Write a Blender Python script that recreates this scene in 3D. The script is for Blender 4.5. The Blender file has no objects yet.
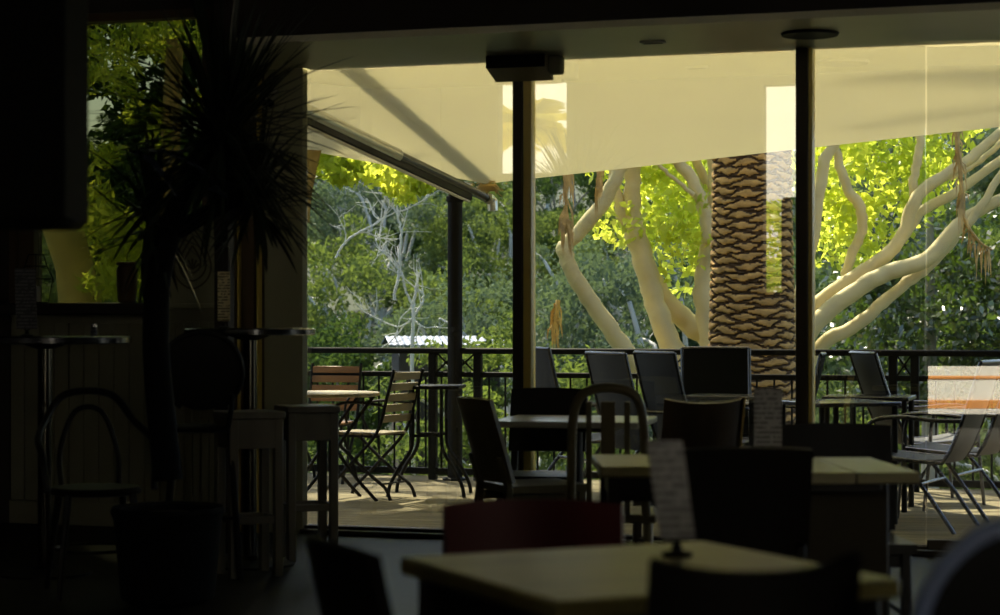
import bpy, bmesh, math, random
import numpy as np
from mathutils import Vector, Matrix
random.seed(7); RNG = np.random.default_rng(11)
SC = bpy.context.scene; COL = SC.collection
PI = math.pi; R = math.radians
F, HOR, CX, H = 2000.0, 320.0, 500.0, 1.22
TH = math.atan(F/6250.0)                      # the building stands turned to the camera
U = Vector((math.cos(TH), -math.sin(TH), 0)); V = Vector((math.sin(TH), math.cos(TH), 0))
ROT = -TH
VG = 10.6                                     # window wall
VR = 14.43                                    # railing

# ------------------------------------------------------------------ geometry of the place
def B(u, v, z=0.0): return U*u + V*v + Vector((0, 0, z))
def P(px, py, Y): return Vector(((px-CX)/F*Y, Y, H-(py-HOR)/F*Y))
def Yz(py, z): return (H-z)*F/(py-HOR)
def Pz(px, py, z): return P(px, py, Yz(py, z))
def Yv(px, v):
    a = (px-CX)/F
    return v/(a*V.x+V.y)
def Pv(px, py, v): return P(px, py, Yv(px, v))
def uz(px, py, v):
    p = Pv(px, py, v); return p.dot(U), p.z

# ------------------------------------------------------------------ materials
def mat(name, col, rough=0.6, metal=0.0, var=0.0, scale=8.0, bump=0.0, bscale=40.0, spec=0.5, stretch=None, coat=0.0):
    m = bpy.data.materials.new(name); m.use_nodes = True
    nt = m.node_tree; b = nt.nodes['Principled BSDF']
    b.inputs['Base Color'].default_value = (*col, 1); b.inputs['Roughness'].default_value = rough
    b.inputs['Metallic'].default_value = metal; b.inputs['Specular IOR Level'].default_value = spec
    b.inputs['Coat Weight'].default_value = coat
    tc = nt.nodes.new('ShaderNodeTexCoord'); mp = nt.nodes.new('ShaderNodeMapping')
    nt.links.new(tc.outputs['Object'], mp.inputs['Vector'])
    if stretch: mp.inputs['Scale'].default_value = stretch
    if var > 0:
        n = nt.nodes.new('ShaderNodeTexNoise'); n.inputs['Scale'].default_value = scale; n.inputs['Detail'].default_value = 5
        nt.links.new(mp.outputs['Vector'], n.inputs['Vector'])
        r = nt.nodes.new('ShaderNodeValToRGB')
        r.color_ramp.elements[0].position = 0.3; r.color_ramp.elements[1].position = 0.7
        r.color_ramp.elements[0].color = (*[c*(1-var) for c in col], 1)
        r.color_ramp.elements[1].color = (*[min(1, c*(1+var)) for c in col], 1)
        nt.links.new(n.outputs['Fac'], r.inputs['Fac']); nt.links.new(r.outputs['Color'], b.inputs['Base Color'])
    if bump > 0:
        n2 = nt.nodes.new('ShaderNodeTexNoise'); n2.inputs['Scale'].default_value = bscale; n2.inputs['Detail'].default_value = 4
        nt.links.new(mp.outputs['Vector'], n2.inputs['Vector'])
        bp = nt.nodes.new('ShaderNodeBump'); bp.inputs['Strength'].default_value = bump; bp.inputs['Distance'].default_value = 0.01
        nt.links.new(n2.outputs['Fac'], bp.inputs['Height']); nt.links.new(bp.outputs['Normal'], b.inputs['Normal'])
    return m

def leafmat(name, col, trans, tcol=None, gloss=0.06, rough=0.35, var=0.35, scale=1.5):
    m = bpy.data.materials.new(name); m.use_nodes = True
    nt = m.node_tree; nt.nodes.clear()
    out = nt.nodes.new('ShaderNodeOutputMaterial')
    d = nt.nodes.new('ShaderNodeBsdfDiffuse'); t = nt.nodes.new('ShaderNodeBsdfTranslucent'); g = nt.nodes.new('ShaderNodeBsdfGlossy')
    g.inputs['Roughness'].default_value = rough; g.inputs['Color'].default_value = (1, 1, 1, 1)
    tc = nt.nodes.new('ShaderNodeTexCoord'); n = nt.nodes.new('ShaderNodeTexNoise')
    n.inputs['Scale'].default_value = scale; n.inputs['Detail'].default_value = 3
    nt.links.new(tc.outputs['Object'], n.inputs['Vector'])
    def ramp(c):
        r = nt.nodes.new('ShaderNodeValToRGB')
        r.color_ramp.elements[0].position = 0.32; r.color_ramp.elements[1].position = 0.68
        r.color_ramp.elements[0].color = (c[0]*(1-var), c[1]*(1-var*.9), c[2]*(1-var*.6), 1)
        r.color_ramp.elements[1].color = (min(1, c[0]*(1+var)), min(1, c[1]*(1+var)), c[2], 1)
        nt.links.new(n.outputs['Fac'], r.inputs['Fac']); return r
    nt.links.new(ramp(col).outputs['Color'], d.inputs['Color'])
    nt.links.new(ramp(tcol or col).outputs['Color'], t.inputs['Color'])
    a = nt.nodes.new('ShaderNodeMixShader'); a.inputs['Fac'].default_value = trans
    nt.links.new(d.outputs[0], a.inputs[1]); nt.links.new(t.outputs[0], a.inputs[2])
    b = nt.nodes.new('ShaderNodeMixShader'); b.inputs['Fac'].default_value = gloss
    nt.links.new(a.outputs[0], b.inputs[1]); nt.links.new(g.outputs[0], b.inputs[2])
    nt.links.new(b.outputs[0], out.inputs[0])
    return m

def glassmat(name, tint=(0.96, 0.97, 0.95), strength=1.6):
    m = bpy.data.materials.new(name); m.use_nodes = True
    nt = m.node_tree; nt.nodes.clear()
    out = nt.nodes.new('ShaderNodeOutputMaterial')
    t = nt.nodes.new('ShaderNodeBsdfTransparent'); t.inputs['Color'].default_value = (*tint, 1)
    g = nt.nodes.new('ShaderNodeBsdfGlossy'); g.inputs['Roughness'].default_value = 0.0
    fr = nt.nodes.new('ShaderNodeFresnel'); fr.inputs['IOR'].default_value = 1.5
    mu = nt.nodes.new('ShaderNodeMath'); mu.operation = 'MULTIPLY'; mu.use_clamp = True; mu.inputs[1].default_value = strength
    nt.links.new(fr.outputs[0], mu.inputs[0])
    x = nt.nodes.new('ShaderNodeMixShader'); nt.links.new(mu.outputs[0], x.inputs['Fac'])
    nt.links.new(t.outputs[0], x.inputs[1]); nt.links.new(g.outputs[0], x.inputs[2]); nt.links.new(x.outputs[0], out.inputs[0])
    return m

def stripemat(name, base, line, freq, axis='Z', duty=0.5, rough=0.7):
    """paper printed with rows of fine dark lines"""
    m = mat(name, base, rough)
    nt = m.node_tree; b = nt.nodes['Principled BSDF']
    tc = nt.nodes.new('ShaderNodeTexCoord'); sp = nt.nodes.new('ShaderNodeSeparateXYZ')
    nt.links.new(tc.outputs['Object'], sp.inputs[0])
    mu = nt.nodes.new('ShaderNodeMath'); mu.operation = 'MULTIPLY'; mu.inputs[1].default_value = freq
    fr = nt.nodes.new('ShaderNodeMath'); fr.operation = 'FRACT'
    gt = nt.nodes.new('ShaderNodeMath'); gt.operation = 'GREATER_THAN'; gt.inputs[1].default_value = duty
    nt.links.new(sp.outputs[axis], mu.inputs[0]); nt.links.new(mu.outputs[0], fr.inputs[0]); nt.links.new(fr.outputs[0], gt.inputs[0])
    no = nt.nodes.new('ShaderNodeTexNoise'); no.inputs['Scale'].default_value = 60
    nt.links.new(tc.outputs['Object'], no.inputs['Vector'])
    g2 = nt.nodes.new('ShaderNodeMath'); g2.operation = 'GREATER_THAN'; g2.inputs[1].default_value = 0.46
    nt.links.new(no.outputs['Fac'], g2.inputs[0])
    m2 = nt.nodes.new('ShaderNodeMath'); m2.operation = 'MULTIPLY'
    nt.links.new(gt.outputs[0], m2.inputs[0]); nt.links.new(g2.outputs[0], m2.inputs[1])
    mx = nt.nodes.new('ShaderNodeMix'); mx.data_type = 'RGBA'
    mx.inputs['A'].default_value = (*base, 1); mx.inputs['B'].default_value = (*line, 1)
    nt.links.new(m2.outputs[0], mx.inputs['Factor']); nt.links.new(mx.outputs['Result'], b.inputs['Base Color'])
    return m

M = {}
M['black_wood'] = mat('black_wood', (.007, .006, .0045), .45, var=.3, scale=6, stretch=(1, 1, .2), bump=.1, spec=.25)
M['dark_wood'] = mat('dark_wood', (.055, .036, .018), .36, var=.35, scale=7, stretch=(1, 1, .2), bump=.1)
M['olive_wood'] = mat('olive_wood', (.13, .105, .045), .45, var=.25, scale=7, stretch=(1, 1, .2))
M['stool_wood'] = mat('stool_wood', (.14, .125, .085), .5, var=.2, scale=9, stretch=(1, 1, .2))
M['table_wood'] = mat('table_wood', (.22, .185, .06), .36, var=.25, scale=5, stretch=(.25, 2.5, 1), bump=.05)
M['table_pale'] = mat('table_pale', (.42, .40, .33), .3, var=.1, scale=5)
M['bar_black'] = mat('bar_black', (.015, .015, .018), .22, coat=.4)
M['chrome'] = mat('chrome', (.62, .60, .52), .22, 1.0)
M['dark_metal'] = mat('dark_metal', (.009, .008, .006), .55, .0, spec=.12)
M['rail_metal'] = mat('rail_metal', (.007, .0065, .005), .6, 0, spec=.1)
M['alu'] = mat('alu', (.62, .60, .54), .28, 1.0)
M['steel'] = mat('dark_steel', (.10, .10, .105), .25, .9)
M['pole'] = mat('black_chrome', (.10, .095, .075), .2, 1.0)
M['pot_black'] = mat('black_pot', (.006, .006, .006), .85, spec=.1)
M['sling_black'] = mat('sling_fabric_black', (.005, .005, .004), .8, spec=.1)
M['lit_ply_edge'] = mat('lit_ply_edge', (.62, .42, .12), .4)  # ply edge, its gold tone standing in for light falling on it
M['canvas'] = leafmat('tan_canvas', (.45, .36, .18), .5, (.62, .5, .26), gloss=0, var=.05)
M['gold'] = mat('gold_anodised', (.92, .70, .16), .35, .0, var=.1, scale=3)
M['bronze'] = mat('bronze_frame', (.05, .04, .025), .4, .4)
M['sling'] = mat('sling_fabric', (.020, .024, .031), .62, bump=.2, bscale=300)
M['sling_pale'] = mat('sling_fabric_pale', (.03, .028, .022), .6, bump=.2, bscale=300)
M['slat'] = mat('oiled_slats', (.27, .13, .04), .45, var=.3, scale=12, stretch=(.3, 1, 1))
M['slat_pale'] = mat('worn_slats', (.24, .19, .09), .5, var=.25, scale=12, stretch=(.3, 1, 1))
M['maroon'] = mat('maroon_vinyl', (.075, .006, .006), .45, spec=.2)
M['blue_grey'] = mat('blue_grey_plastic', (.22, .28, .46), .3)
M['wall_olive'] = mat('wall_olive', (.42, .41, .25), .7, var=.06, scale=2)
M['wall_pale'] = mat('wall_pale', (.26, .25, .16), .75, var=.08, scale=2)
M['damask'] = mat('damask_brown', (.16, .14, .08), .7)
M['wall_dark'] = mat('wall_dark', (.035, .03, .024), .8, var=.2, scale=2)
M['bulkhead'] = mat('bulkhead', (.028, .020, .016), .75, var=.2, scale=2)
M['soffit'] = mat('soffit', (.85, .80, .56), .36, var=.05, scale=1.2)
M['brown_frame'] = mat('brown_frame', (.10, .06, .025), .42, var=.2, scale=4, stretch=(1, 1, .15))
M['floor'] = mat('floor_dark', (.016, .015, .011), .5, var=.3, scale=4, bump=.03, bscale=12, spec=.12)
M['sill'] = mat('sill_dark', (.03, .025, .02), .4)
M['paper'] = stripemat('printed_card', (.50, .49, .47), (.2, .19, .18), 62)
M['paper_black'] = stripemat('black_card', (.045, .045, .05), (.14, .14, .14), 60)
M['paper_gold'] = stripemat('patterned_card', (.85, .74, .42), (.25, .2, .1), 70)
M['leaf_yucca'] = mat('yucca_leaf', (.018, .026, .014), .32, var=.3, scale=5)
M['leaf_shine'] = mat('blue_highlight_leaf', (.05, .06, .09), .25)  # bluish highlight on the arching leaves put into their colour
M['terracotta'] = mat('brown_pottery', (.11, .06, .025), .5, var=.2)
M['bark_pale'] = mat('fig_bark', (.68, .56, .27), .7, var=.14, scale=3.5, bump=.35, bscale=14)
M['bark_yellow_lit'] = mat('sunlit_yellow_bark', (.80, .60, .16), .7, var=.2, scale=4, bump=.3, bscale=12)  # saturated so the colour carries the sunlight on the trunk
M['bark_grey'] = mat('grey_bark', (.30, .28, .24), .8, var=.3, scale=4, bump=.4, bscale=10)
M['bark_white'] = mat('gum_bark', (.58, .58, .56), .7, var=.2, scale=2)
M['frond_dry'] = mat('dry_frond', (.52, .34, .11), .7, var=.4, scale=9)
M['leaf_fig'] = leafmat('fig_leaf', (.30, .40, .05), .64, (.84, .97, .12), gloss=.03, var=.2)
M['leaf_mid'] = leafmat('gum_leaf', (.115, .155, .055), .32, (.22, .29, .06), gloss=.0, scale=.45)
M['leaf_blue'] = leafmat('bluish_leaf', (.13, .17, .12), .26, (.17, .235, .10), gloss=.0, scale=.45)
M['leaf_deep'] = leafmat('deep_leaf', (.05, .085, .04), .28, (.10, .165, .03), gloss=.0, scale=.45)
M['leaf_yard'] = leafmat('yellow_frond', (.55, .45, .05), .4, (.7, .6, .05), gloss=.02)
M['leaf_gloss'] = leafmat('glossy_leaf', (.035, .06, .018), .25, (.12, .2, .02), gloss=.10, rough=.3, scale=.8)
M['grass'] = mat('hill_undergrowth', (.03, .045, .02), .9, var=.5, scale=.8, bump=.5, bscale=3)
M['white_wall'] = mat('white_render', (.8, .78, .70), .8)
M['orange_board'] = mat('orange_board', (.62, .26, .06), .6)
M['tin'] = mat('pale_tin_roof', (.16, .19, .26), .5, .1)
M['concrete'] = mat('paving', (.4, .38, .33), .9, var=.2)
M['panel_brown'] = mat('panel_brown', (.035, .028, .014), .6, var=.2, scale=4, spec=.2)
M['glass'] = glassmat('window_glass', strength=4.0)
M['glass_dark'] = glassmat('tinted_glass', (.32, .33, .25), .8)
M['lamp_black'] = mat('matt_black', (.006, .006, .005), .6, spec=.2)
M['grey_box'] = mat('grey_brown_box', (.40, .35, .2), .5)

def canopymat():
    m = mat('cream_canopy', (.80, .77, .62), .85, var=.04, scale=1.0)
    nt = m.node_tree; b = nt.nodes['Principled BSDF']; out = nt.nodes['Material Output']
    t = nt.nodes.new('ShaderNodeBsdfTranslucent'); t.inputs['Color'].default_value = (.86, .82, .63, 1)
    x = nt.nodes.new('ShaderNodeMixShader'); x.inputs['Fac'].default_value = .38
    nt.links.new(b.outputs[0], x.inputs[1]); nt.links.new(t.outputs[0], x.inputs[2]); nt.links.new(x.outputs[0], out.inputs[0])
    return m
M['canopy'] = canopymat()

def deckmat():
    m = mat('deck_board', (.23, .20, .125), .9, var=.3, scale=3, stretch=(.3, 3, 1), bump=.1, spec=.03)
    return m
M['deck'] = deckmat()

def palmmat():
    m = mat('palm_bark', (.50, .29, .085), .85, var=.35, scale=9, stretch=(1, 1, 2.5), bump=.8, bscale=30)
    return m
M['bark_palm'] = palmmat()
M['palm_fibre'] = mat('palm_fibre', (.085, .046, .018), .95, var=.4, scale=20)

# ------------------------------------------------------------------ mesh builder
class MB:
    def __init__(s): s.v = []; s.f = []
    def add(s, verts, faces, mx=None):
        o = len(s.v)
        s.v += [tuple(mx @ Vector(p)) if mx is not None else tuple(p) for p in verts]
        s.f += [tuple(i+o for i in f) for f in faces]
    def box(s, c, size, rz=0.0, bev=0.006, mx=None, rot=None):
        x, y, z = [d/2 for d in size]; b = min(bev, x*.45, y*.45, z*.45)
        bm = bmesh.new(); bmesh.ops.create_cube(bm, size=1)
        for v in bm.verts: v.co = Vector((v.co.x*2*x, v.co.y*2*y, v.co.z*2*z))
        if b > 1e-5: bmesh.ops.bevel(bm, geom=bm.edges[:], offset=b, segments=1, affect='EDGES')
        m = Matrix.Translation(Vector(c)) @ (rot if rot is not None else Matrix.Rotation(rz, 4, 'Z'))
        if mx is not None: m = mx @ m
        bm.verts.index_update()
        s.add([v.co.copy() for v in bm.verts], [[v.index for v in f.verts] for f in bm.faces], m)
        bm.free(); return s
    def bar(s, a, b, w, d, bev=0.004, up=Vector((0, 0, 1))):
        """square bar from a to b"""
        a, b = Vector(a), Vector(b); t = (b-a).normalized()
        if abs(t.dot(up)) > .98: up = Vector((0, 1, 0))
        x = t.cross(up).normalized(); y = x.cross(t)
        m = Matrix((x, y, t)).transposed().to_4x4()
        return s.box((a+b)/2, (w, d, (b-a).length), bev=bev, rot=m)
    def tube(s, pts, rad, n=8, caps=True):
        pts = [Vector(p) for p in pts]; k = len(pts)
        rs = rad if isinstance(rad, (list, tuple)) else [rad]*k
        o = len(s.v); nrm = None
        for i, p in enumerate(pts):
            t = (pts[min(i+1, k-1)]-pts[max(i-1, 0)]).normalized()
            if nrm is None:
                nrm = t.orthogonal().normalized()
            else:
                nrm = (nrm - t*nrm.dot(t))
                nrm = nrm.normalized() if nrm.length > 1e-6 else t.orthogonal().normalized()
            bi = t.cross(nrm)
            for j in range(n):
                a = 2*PI*j/n
                s.v.append(tuple(p + (nrm*math.cos(a)+bi*math.sin(a))*rs[i]))
        for i in range(k-1):
            for j in range(n):
                s.f.append((o+i*n+j, o+i*n+(j+1) % n, o+(i+1)*n+(j+1) % n, o+(i+1)*n+j))
        if caps:
            s.f.append(tuple(o+j for j in reversed(range(n)))); s.f.append(tuple(o+(k-1)*n+j for j in range(n)))
        return s
    def lathe(s, prof, n=28, c=(0, 0, 0)):
        o = len(s.v); k = len(prof)
        for r, z in prof:
            for j in range(n):
                a = 2*PI*j/n; s.v.append((c[0]+r*math.cos(a), c[1]+r*math.sin(a), c[2]+z))
        for i in range(k-1):
            for j in range(n):
                s.f.append((o+i*n+j, o+i*n+(j+1) % n, o+(i+1)*n+(j+1) % n, o+(i+1)*n+j))
        s.f.append(tuple(o+j for j in reversed(range(n)))); s.f.append(tuple(o+(k-1)*n+j for j in range(n)))
        return s
    def grid(s, fn, nu, nv, thick=None):
        """fn(a,b)->point; closed slab when thick is a vector function or number along the normal"""
        pts = [[Vector(fn(i/(nu-1), j/(nv-1))) for j in range(nv)] for i in range(nu)]
        o = len(s.v)
        if thick is None:
            for r in pts:
                for p in r: s.v.append(tuple(p))
            for i in range(nu-1):
                for j in range(nv-1):
                    s.f.append((o+i*nv+j, o+(i+1)*nv+j, o+(i+1)*nv+j+1, o+i*nv+j+1))
            return s
        N = nu*nv
        nor = [[None]*nv for _ in range(nu)]
        for i in range(nu):
            for j in range(nv):
                du = pts[min(i+1, nu-1)][j]-pts[max(i-1, 0)][j]; dv = pts[i][min(j+1, nv-1)]-pts[i][max(j-1, 0)]
                c = du.cross(dv); nor[i][j] = c.normalized() if c.length > 1e-9 else Vector((0, 0, 1))
        for sgn in (.5, -.5):
            for i in range(nu):
                for j in range(nv): s.v.append(tuple(pts[i][j]+nor[i][j]*thick*sgn))
        for i in range(nu-1):
            for j in range(nv-1):
                a, b, c, d = i*nv+j, (i+1)*nv+j, (i+1)*nv+j+1, i*nv+j+1
                s.f.append((o+a, o+b, o+c, o+d)); s.f.append((o+N+d, o+N+c, o+N+b, o+N+a))
        edge = [(i, 0) for i in range(nu)]+[(nu-1, j) for j in range(1, nv)]+[(i, nv-1) for i in range(nu-2, -1, -1)]+[(0, j) for j in range(nv-2, 0, -1)]
        for k in range(len(edge)):
            a = edge[k][0]*nv+edge[k][1]; b = edge[(k+1) % len(edge)]; b = b[0]*nv+b[1]
            s.f.append((o+b, o+a, o+N+a, o+N+b))
        return s
    def prism(s, poly, z0, z1, mx=None):
        n = len(poly)
        s.add([(x, y, z0) for x, y in poly]+[(x, y, z1) for x, y in poly],
              [tuple(range(n-1, -1, -1)), tuple(range(n, 2*n))]+[(i, (i+1) % n, n+(i+1) % n, n+i) for i in range(n)], mx)
        return s
    def build(s, name, m, parent=None, smooth=True, sharp=38, fix=True):
        me = bpy.data.meshes.new(name); me.from_pydata(s.v, [], s.f); me.validate(); me.update()
        if fix:
            bm = bmesh.new(); bm.from_mesh(me); bmesh.ops.recalc_face_normals(bm, faces=bm.faces[:]); bm.to_mesh(me); bm.free()
        if smooth:
            me.polygons.foreach_set('use_smooth', [True]*len(me.polygons)); me.set_sharp_from_angle(angle=R(sharp))
        me.materials.append(m)
        o = bpy.data.objects.new(name, me); COL.objects.link(o)
        if parent is not None: o.parent = parent
        return o

def thing(name, label, cat, loc=(0, 0, 0), rz=0.0, group=None):
    o = bpy.data.objects.new(name, None); COL.objects.link(o); o.empty_display_size = .1
    o.location = loc; o.rotation_euler = (0, 0, rz); tag(o, label, cat, group); return o
def tag(o, label, cat, group=None):
    o['label'] = label; o['category'] = cat
    if group: o['group'] = group
    return o
def struct(o, label=None):
    o['kind'] = 'structure'
    if label: o['label'] = label
    return o
def copy_tree(o, label=None, loc=None, rz=None):
    kids = {}
    for x in bpy.data.objects:
        if x.parent is not None: kids.setdefault(x.parent.name, []).append(x)
    def rec(x, par):
        c = x.copy(); COL.objects.link(c); c.parent = par
        for k in kids.get(x.name, []): rec(k, c)
        return c
    r = rec(o, None)
    if label: r['label'] = label
    if loc is not None: r.location = loc
    if rz is not None: r.rotation_euler = (0, 0, rz)
    return r
def spline(pts, n=6):
    """Catmull-Rom through points"""
    P_ = [Vector(p) for p in pts]; P_ = [P_[0]*2-P_[1]]+P_+[P_[-1]*2-P_[-2]]; out = []
    for i in range(1, len(P_)-2):
        a, b, c, d = P_[i-1:i+3]
        for k in range(n):
            t = k/n
            out.append(.5*((2*b)+(c-a)*t+(2*a-5*b+4*c-d)*t*t+(3*b-a-3*c+d)*t**3))
    out.append(P_[-2]); return out
def interp(vals, n):
    m = len(vals)
    return [vals[min(int(i*(m-1)/(n-1)), m-2)]*(1-(i*(m-1)/(n-1)-min(int(i*(m-1)/(n-1)), m-2)))+vals[min(int(i*(m-1)/(n-1)), m-2)+1]*(i*(m-1)/(n-1)-min(int(i*(m-1)/(n-1)), m-2)) for i in range(n)]

# ------------------------------------------------------------------ foliage
def leaf_mesh(name, centers, length, width, droop=0.0, rng=None, smooth=False):
    """many separate small leaves (folded diamonds), one mesh"""
    rng = rng or RNG; c = np.asarray(centers, dtype=np.float64); n = len(c)
    d = rng.normal(size=(n, 3)); d[:, 2] -= droop; d /= np.linalg.norm(d, axis=1)[:, None]
    r = rng.normal(size=(n, 3)); s = np.cross(d, r); s /= np.linalg.norm(s, axis=1)[:, None]+1e-9
    u = np.cross(s, d)
    L = length*rng.uniform(.65, 1.3, size=(n, 1)); W = width*rng.uniform(.7, 1.25, size=(n, 1))
    a = c-d*L*.5; b = c+d*L*.5
    m1 = c+s*W*.5-d*L*.08+u*W*.12; m2 = c-s*W*.5-d*L*.08+u*W*.12
    v = np.stack([a, m1, b, m2], axis=1).reshape(-1, 3)
    me = bpy.data.meshes.new(name)
    me.vertices.add(4*n); me.vertices.foreach_set('co', v.ravel())
    me.loops.add(4*n); me.loops.foreach_set('vertex_index', np.arange(4*n, dtype=np.int32))
    me.polygons.add(n); me.polygons.foreach_set('loop_start', np.arange(0, 4*n, 4, dtype=np.int32))
    me.polygons.foreach_set('loop_total', np.full(n, 4, dtype=np.int32))
    me.update(); me.validate(); return me
def clump_points(centers, radius, per, rng=None, flat=.8):
    rng = rng or RNG; out = []
    for c in centers:
        r = radius*rng.uniform(.6, 1.3); k = int(per*rng.uniform(.7, 1.3))
        p = rng.normal(size=(k, 3)); p /= np.linalg.norm(p, axis=1)[:, None]
        p *= (r*rng.uniform(.2, 1, size=(k, 1))**.5); p[:, 2] *= flat
        out.append(np.asarray(c)+p)
    return np.concatenate(out)
def crown_centers(rx, ry, rz, n, rng=None, shell=.55):
    rng = rng or RNG
    p = rng.normal(size=(n, 3)); p /= np.linalg.norm(p, axis=1)[:, None]
    p *= rng.uniform(shell, 1, size=(n, 1)); p[:, 2] = np.where(p[:, 2] < -.5, -.5-.3*(p[:, 2]+.5), p[:, 2])
    return p*np.array([rx, ry, rz])
def meshobj(name, me, m, parent=None):
    me.materials.clear(); me.materials.append(m)
    o = bpy.data.objects.new(name, me); COL.objects.link(o)
    if parent is not None: o.parent = parent
    return o

# ================================================================== CAMERA, LIGHT
cam = bpy.data.cameras.new('camera'); cam.lens = 36*F/1000; cam.sensor_width = 36; cam.sensor_fit = 'HORIZONTAL'
cam.shift_y = (HOR-307.5)/1000; cam.clip_end = 400; cam.clip_start = .05
cam.dof.use_dof = True; cam.dof.focus_distance = 16.0; cam.dof.aperture_fstop = 3.5
co = bpy.data.objects.new('camera', cam); COL.objects.link(co); co.location = (0, 0, H); co.rotation_euler = (PI/2, 0, 0)
SC.camera = co
SUN_TO = Vector((-.22, .54, .81)).normalized()
sl = bpy.data.lights.new('sun', 'SUN'); sl.energy = 10.5; sl.angle = R(1.5); sl.color = (1.0, .90, .70)
so = bpy.data.objects.new('sun', sl); COL.objects.link(so); so.rotation_euler = (-SUN_TO).to_track_quat('-Z', 'Y').to_euler(); so.location = (0, 20, 30)
w = bpy.data.worlds.new('sky'); SC.world = w; w.use_nodes = True
nt = w.node_tree; bg = nt.nodes['Background']
sky = nt.nodes.new('ShaderNodeTexSky'); sky.sky_type = 'NISHITA'; sky.sun_disc = False
sky.sun_elevation = math.asin(SUN_TO.z); sky.sun_rotation = math.atan2(SUN_TO.x, SUN_TO.y)
sky.air_density = 1.0; sky.dust_density = 2.0
nt.links.new(sky.outputs[0], bg.inputs[0]); bg.inputs[1].default_value = .30
SC.view_settings.view_transform = 'Standard'; SC.view_settings.look = 'None'; SC.view_settings.gamma = 1
SC.view_settings.use_curve_mapping = False; SC.view_settings.exposure = 0.42
SC.cycles.max_bounces = 8; SC.cycles.diffuse_bounces = 4; SC.cycles.transparent_max_bounces = 16
SC.cycles.sample_clamp_indirect = 6.0
SC.cycles.caustics_reflective = False; SC.cycles.caustics_refractive = False

# ================================================================== THE SETTING
def bbox(mb, u0, u1, v0, v1, z0, z1, bev=0.0):
    c = B((u0+u1)/2, (v0+v1)/2, (z0+z1)/2)
    mb.box(c, (abs(u1-u0), abs(v1-v0), abs(z1-z0)), rz=ROT, bev=bev); return mb
UL, UR, VB, ZC = -8.2, 5.0, -2.0, 4.8
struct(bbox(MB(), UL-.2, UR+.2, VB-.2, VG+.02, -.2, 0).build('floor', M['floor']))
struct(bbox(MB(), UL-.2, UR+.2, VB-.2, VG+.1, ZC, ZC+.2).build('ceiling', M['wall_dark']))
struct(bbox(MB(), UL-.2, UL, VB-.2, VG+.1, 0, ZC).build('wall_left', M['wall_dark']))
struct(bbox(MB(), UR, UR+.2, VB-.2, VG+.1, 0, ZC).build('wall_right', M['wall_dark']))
# wall behind the camera with openings that mirror in the panes, and one added for fill light
def mirror(px0, px1, y0, y1):
    v = 2*VG-VB
    a = uz(px0, y0, v); b = uz(px1, y1, v)
    return a[0], b[0], b[1], a[1]
def bounce(px, py, pt, nrm, v):
    """where a sight line mirrored in a pane comes to the plane at v"""
    d = Vector(((px-CX)/F, 1, -(py-HOR)/F)); o = Vector((0, 0, H))
    h = o+d*((pt-o).dot(nrm)/d.dot(nrm)); r = d-2*d.dot(nrm)*nrm
    q = h+r*((v-h.dot(V))/r.dot(V)); return q
DOOR_A = Pv(1080, 320, VG+.03); DOOR_A.z = 0
DOOR_N = Matrix.Rotation(R(8), 3, 'Z') @ V  # ajar angle chosen so the pane mirrors the yard bench
qa, qb = bounce(928, 366, DOOR_A, DOOR_N, VB), bounce(1060, 432, DOOR_A, DOOR_N, VB)
h3 = (min(qa.dot(U), qb.dot(U)), max(qa.dot(U), qb.dot(U)), max(0.14, min(qa.z, qb.z)), max(qa.z, qb.z))
holes = [mirror(497, 566, 70, 172), mirror(763, 800, 85, 292), h3]
holes.append((2.4, 4.7, 1.0, 3.7))  # opening added only to brighten the dark interior
holes.sort()
mb = MB(); u = UL
for (a, b, z0, z1) in holes:
    bbox(mb, u, a, VB-.2, VB, 0, ZC)
    if z0 > 0.01: bbox(mb, a, b, VB-.2, VB, 0, z0)
    bbox(mb, a, b, VB-.2, VB, min(z1, ZC-.05), ZC); u = b
bbox(mb, u, UR, VB-.2, VB, 0, ZC)
struct(mb.build('wall_back', M['wall_dark'], smooth=False))

# bulkhead and soffit over the window wall
ub0 = uz(228, 60, VG)[0]; ub0n = uz(228, 45, 9.54)[0]
ZS = 2.66
def uvp(u, v): q = B(u, v); return (q.x, q.y)
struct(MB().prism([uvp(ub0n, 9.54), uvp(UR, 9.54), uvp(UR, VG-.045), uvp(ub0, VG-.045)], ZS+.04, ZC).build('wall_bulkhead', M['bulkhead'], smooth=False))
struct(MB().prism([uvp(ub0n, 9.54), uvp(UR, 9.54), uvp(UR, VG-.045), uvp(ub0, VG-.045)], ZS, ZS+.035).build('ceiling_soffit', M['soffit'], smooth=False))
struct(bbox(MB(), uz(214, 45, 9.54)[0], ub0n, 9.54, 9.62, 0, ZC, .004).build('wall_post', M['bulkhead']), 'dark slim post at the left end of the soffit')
struct(bbox(MB(), ub0n, UR, VG-.04, VG+.06, ZS, ZC).build('wall_header', M['soffit']))
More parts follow.
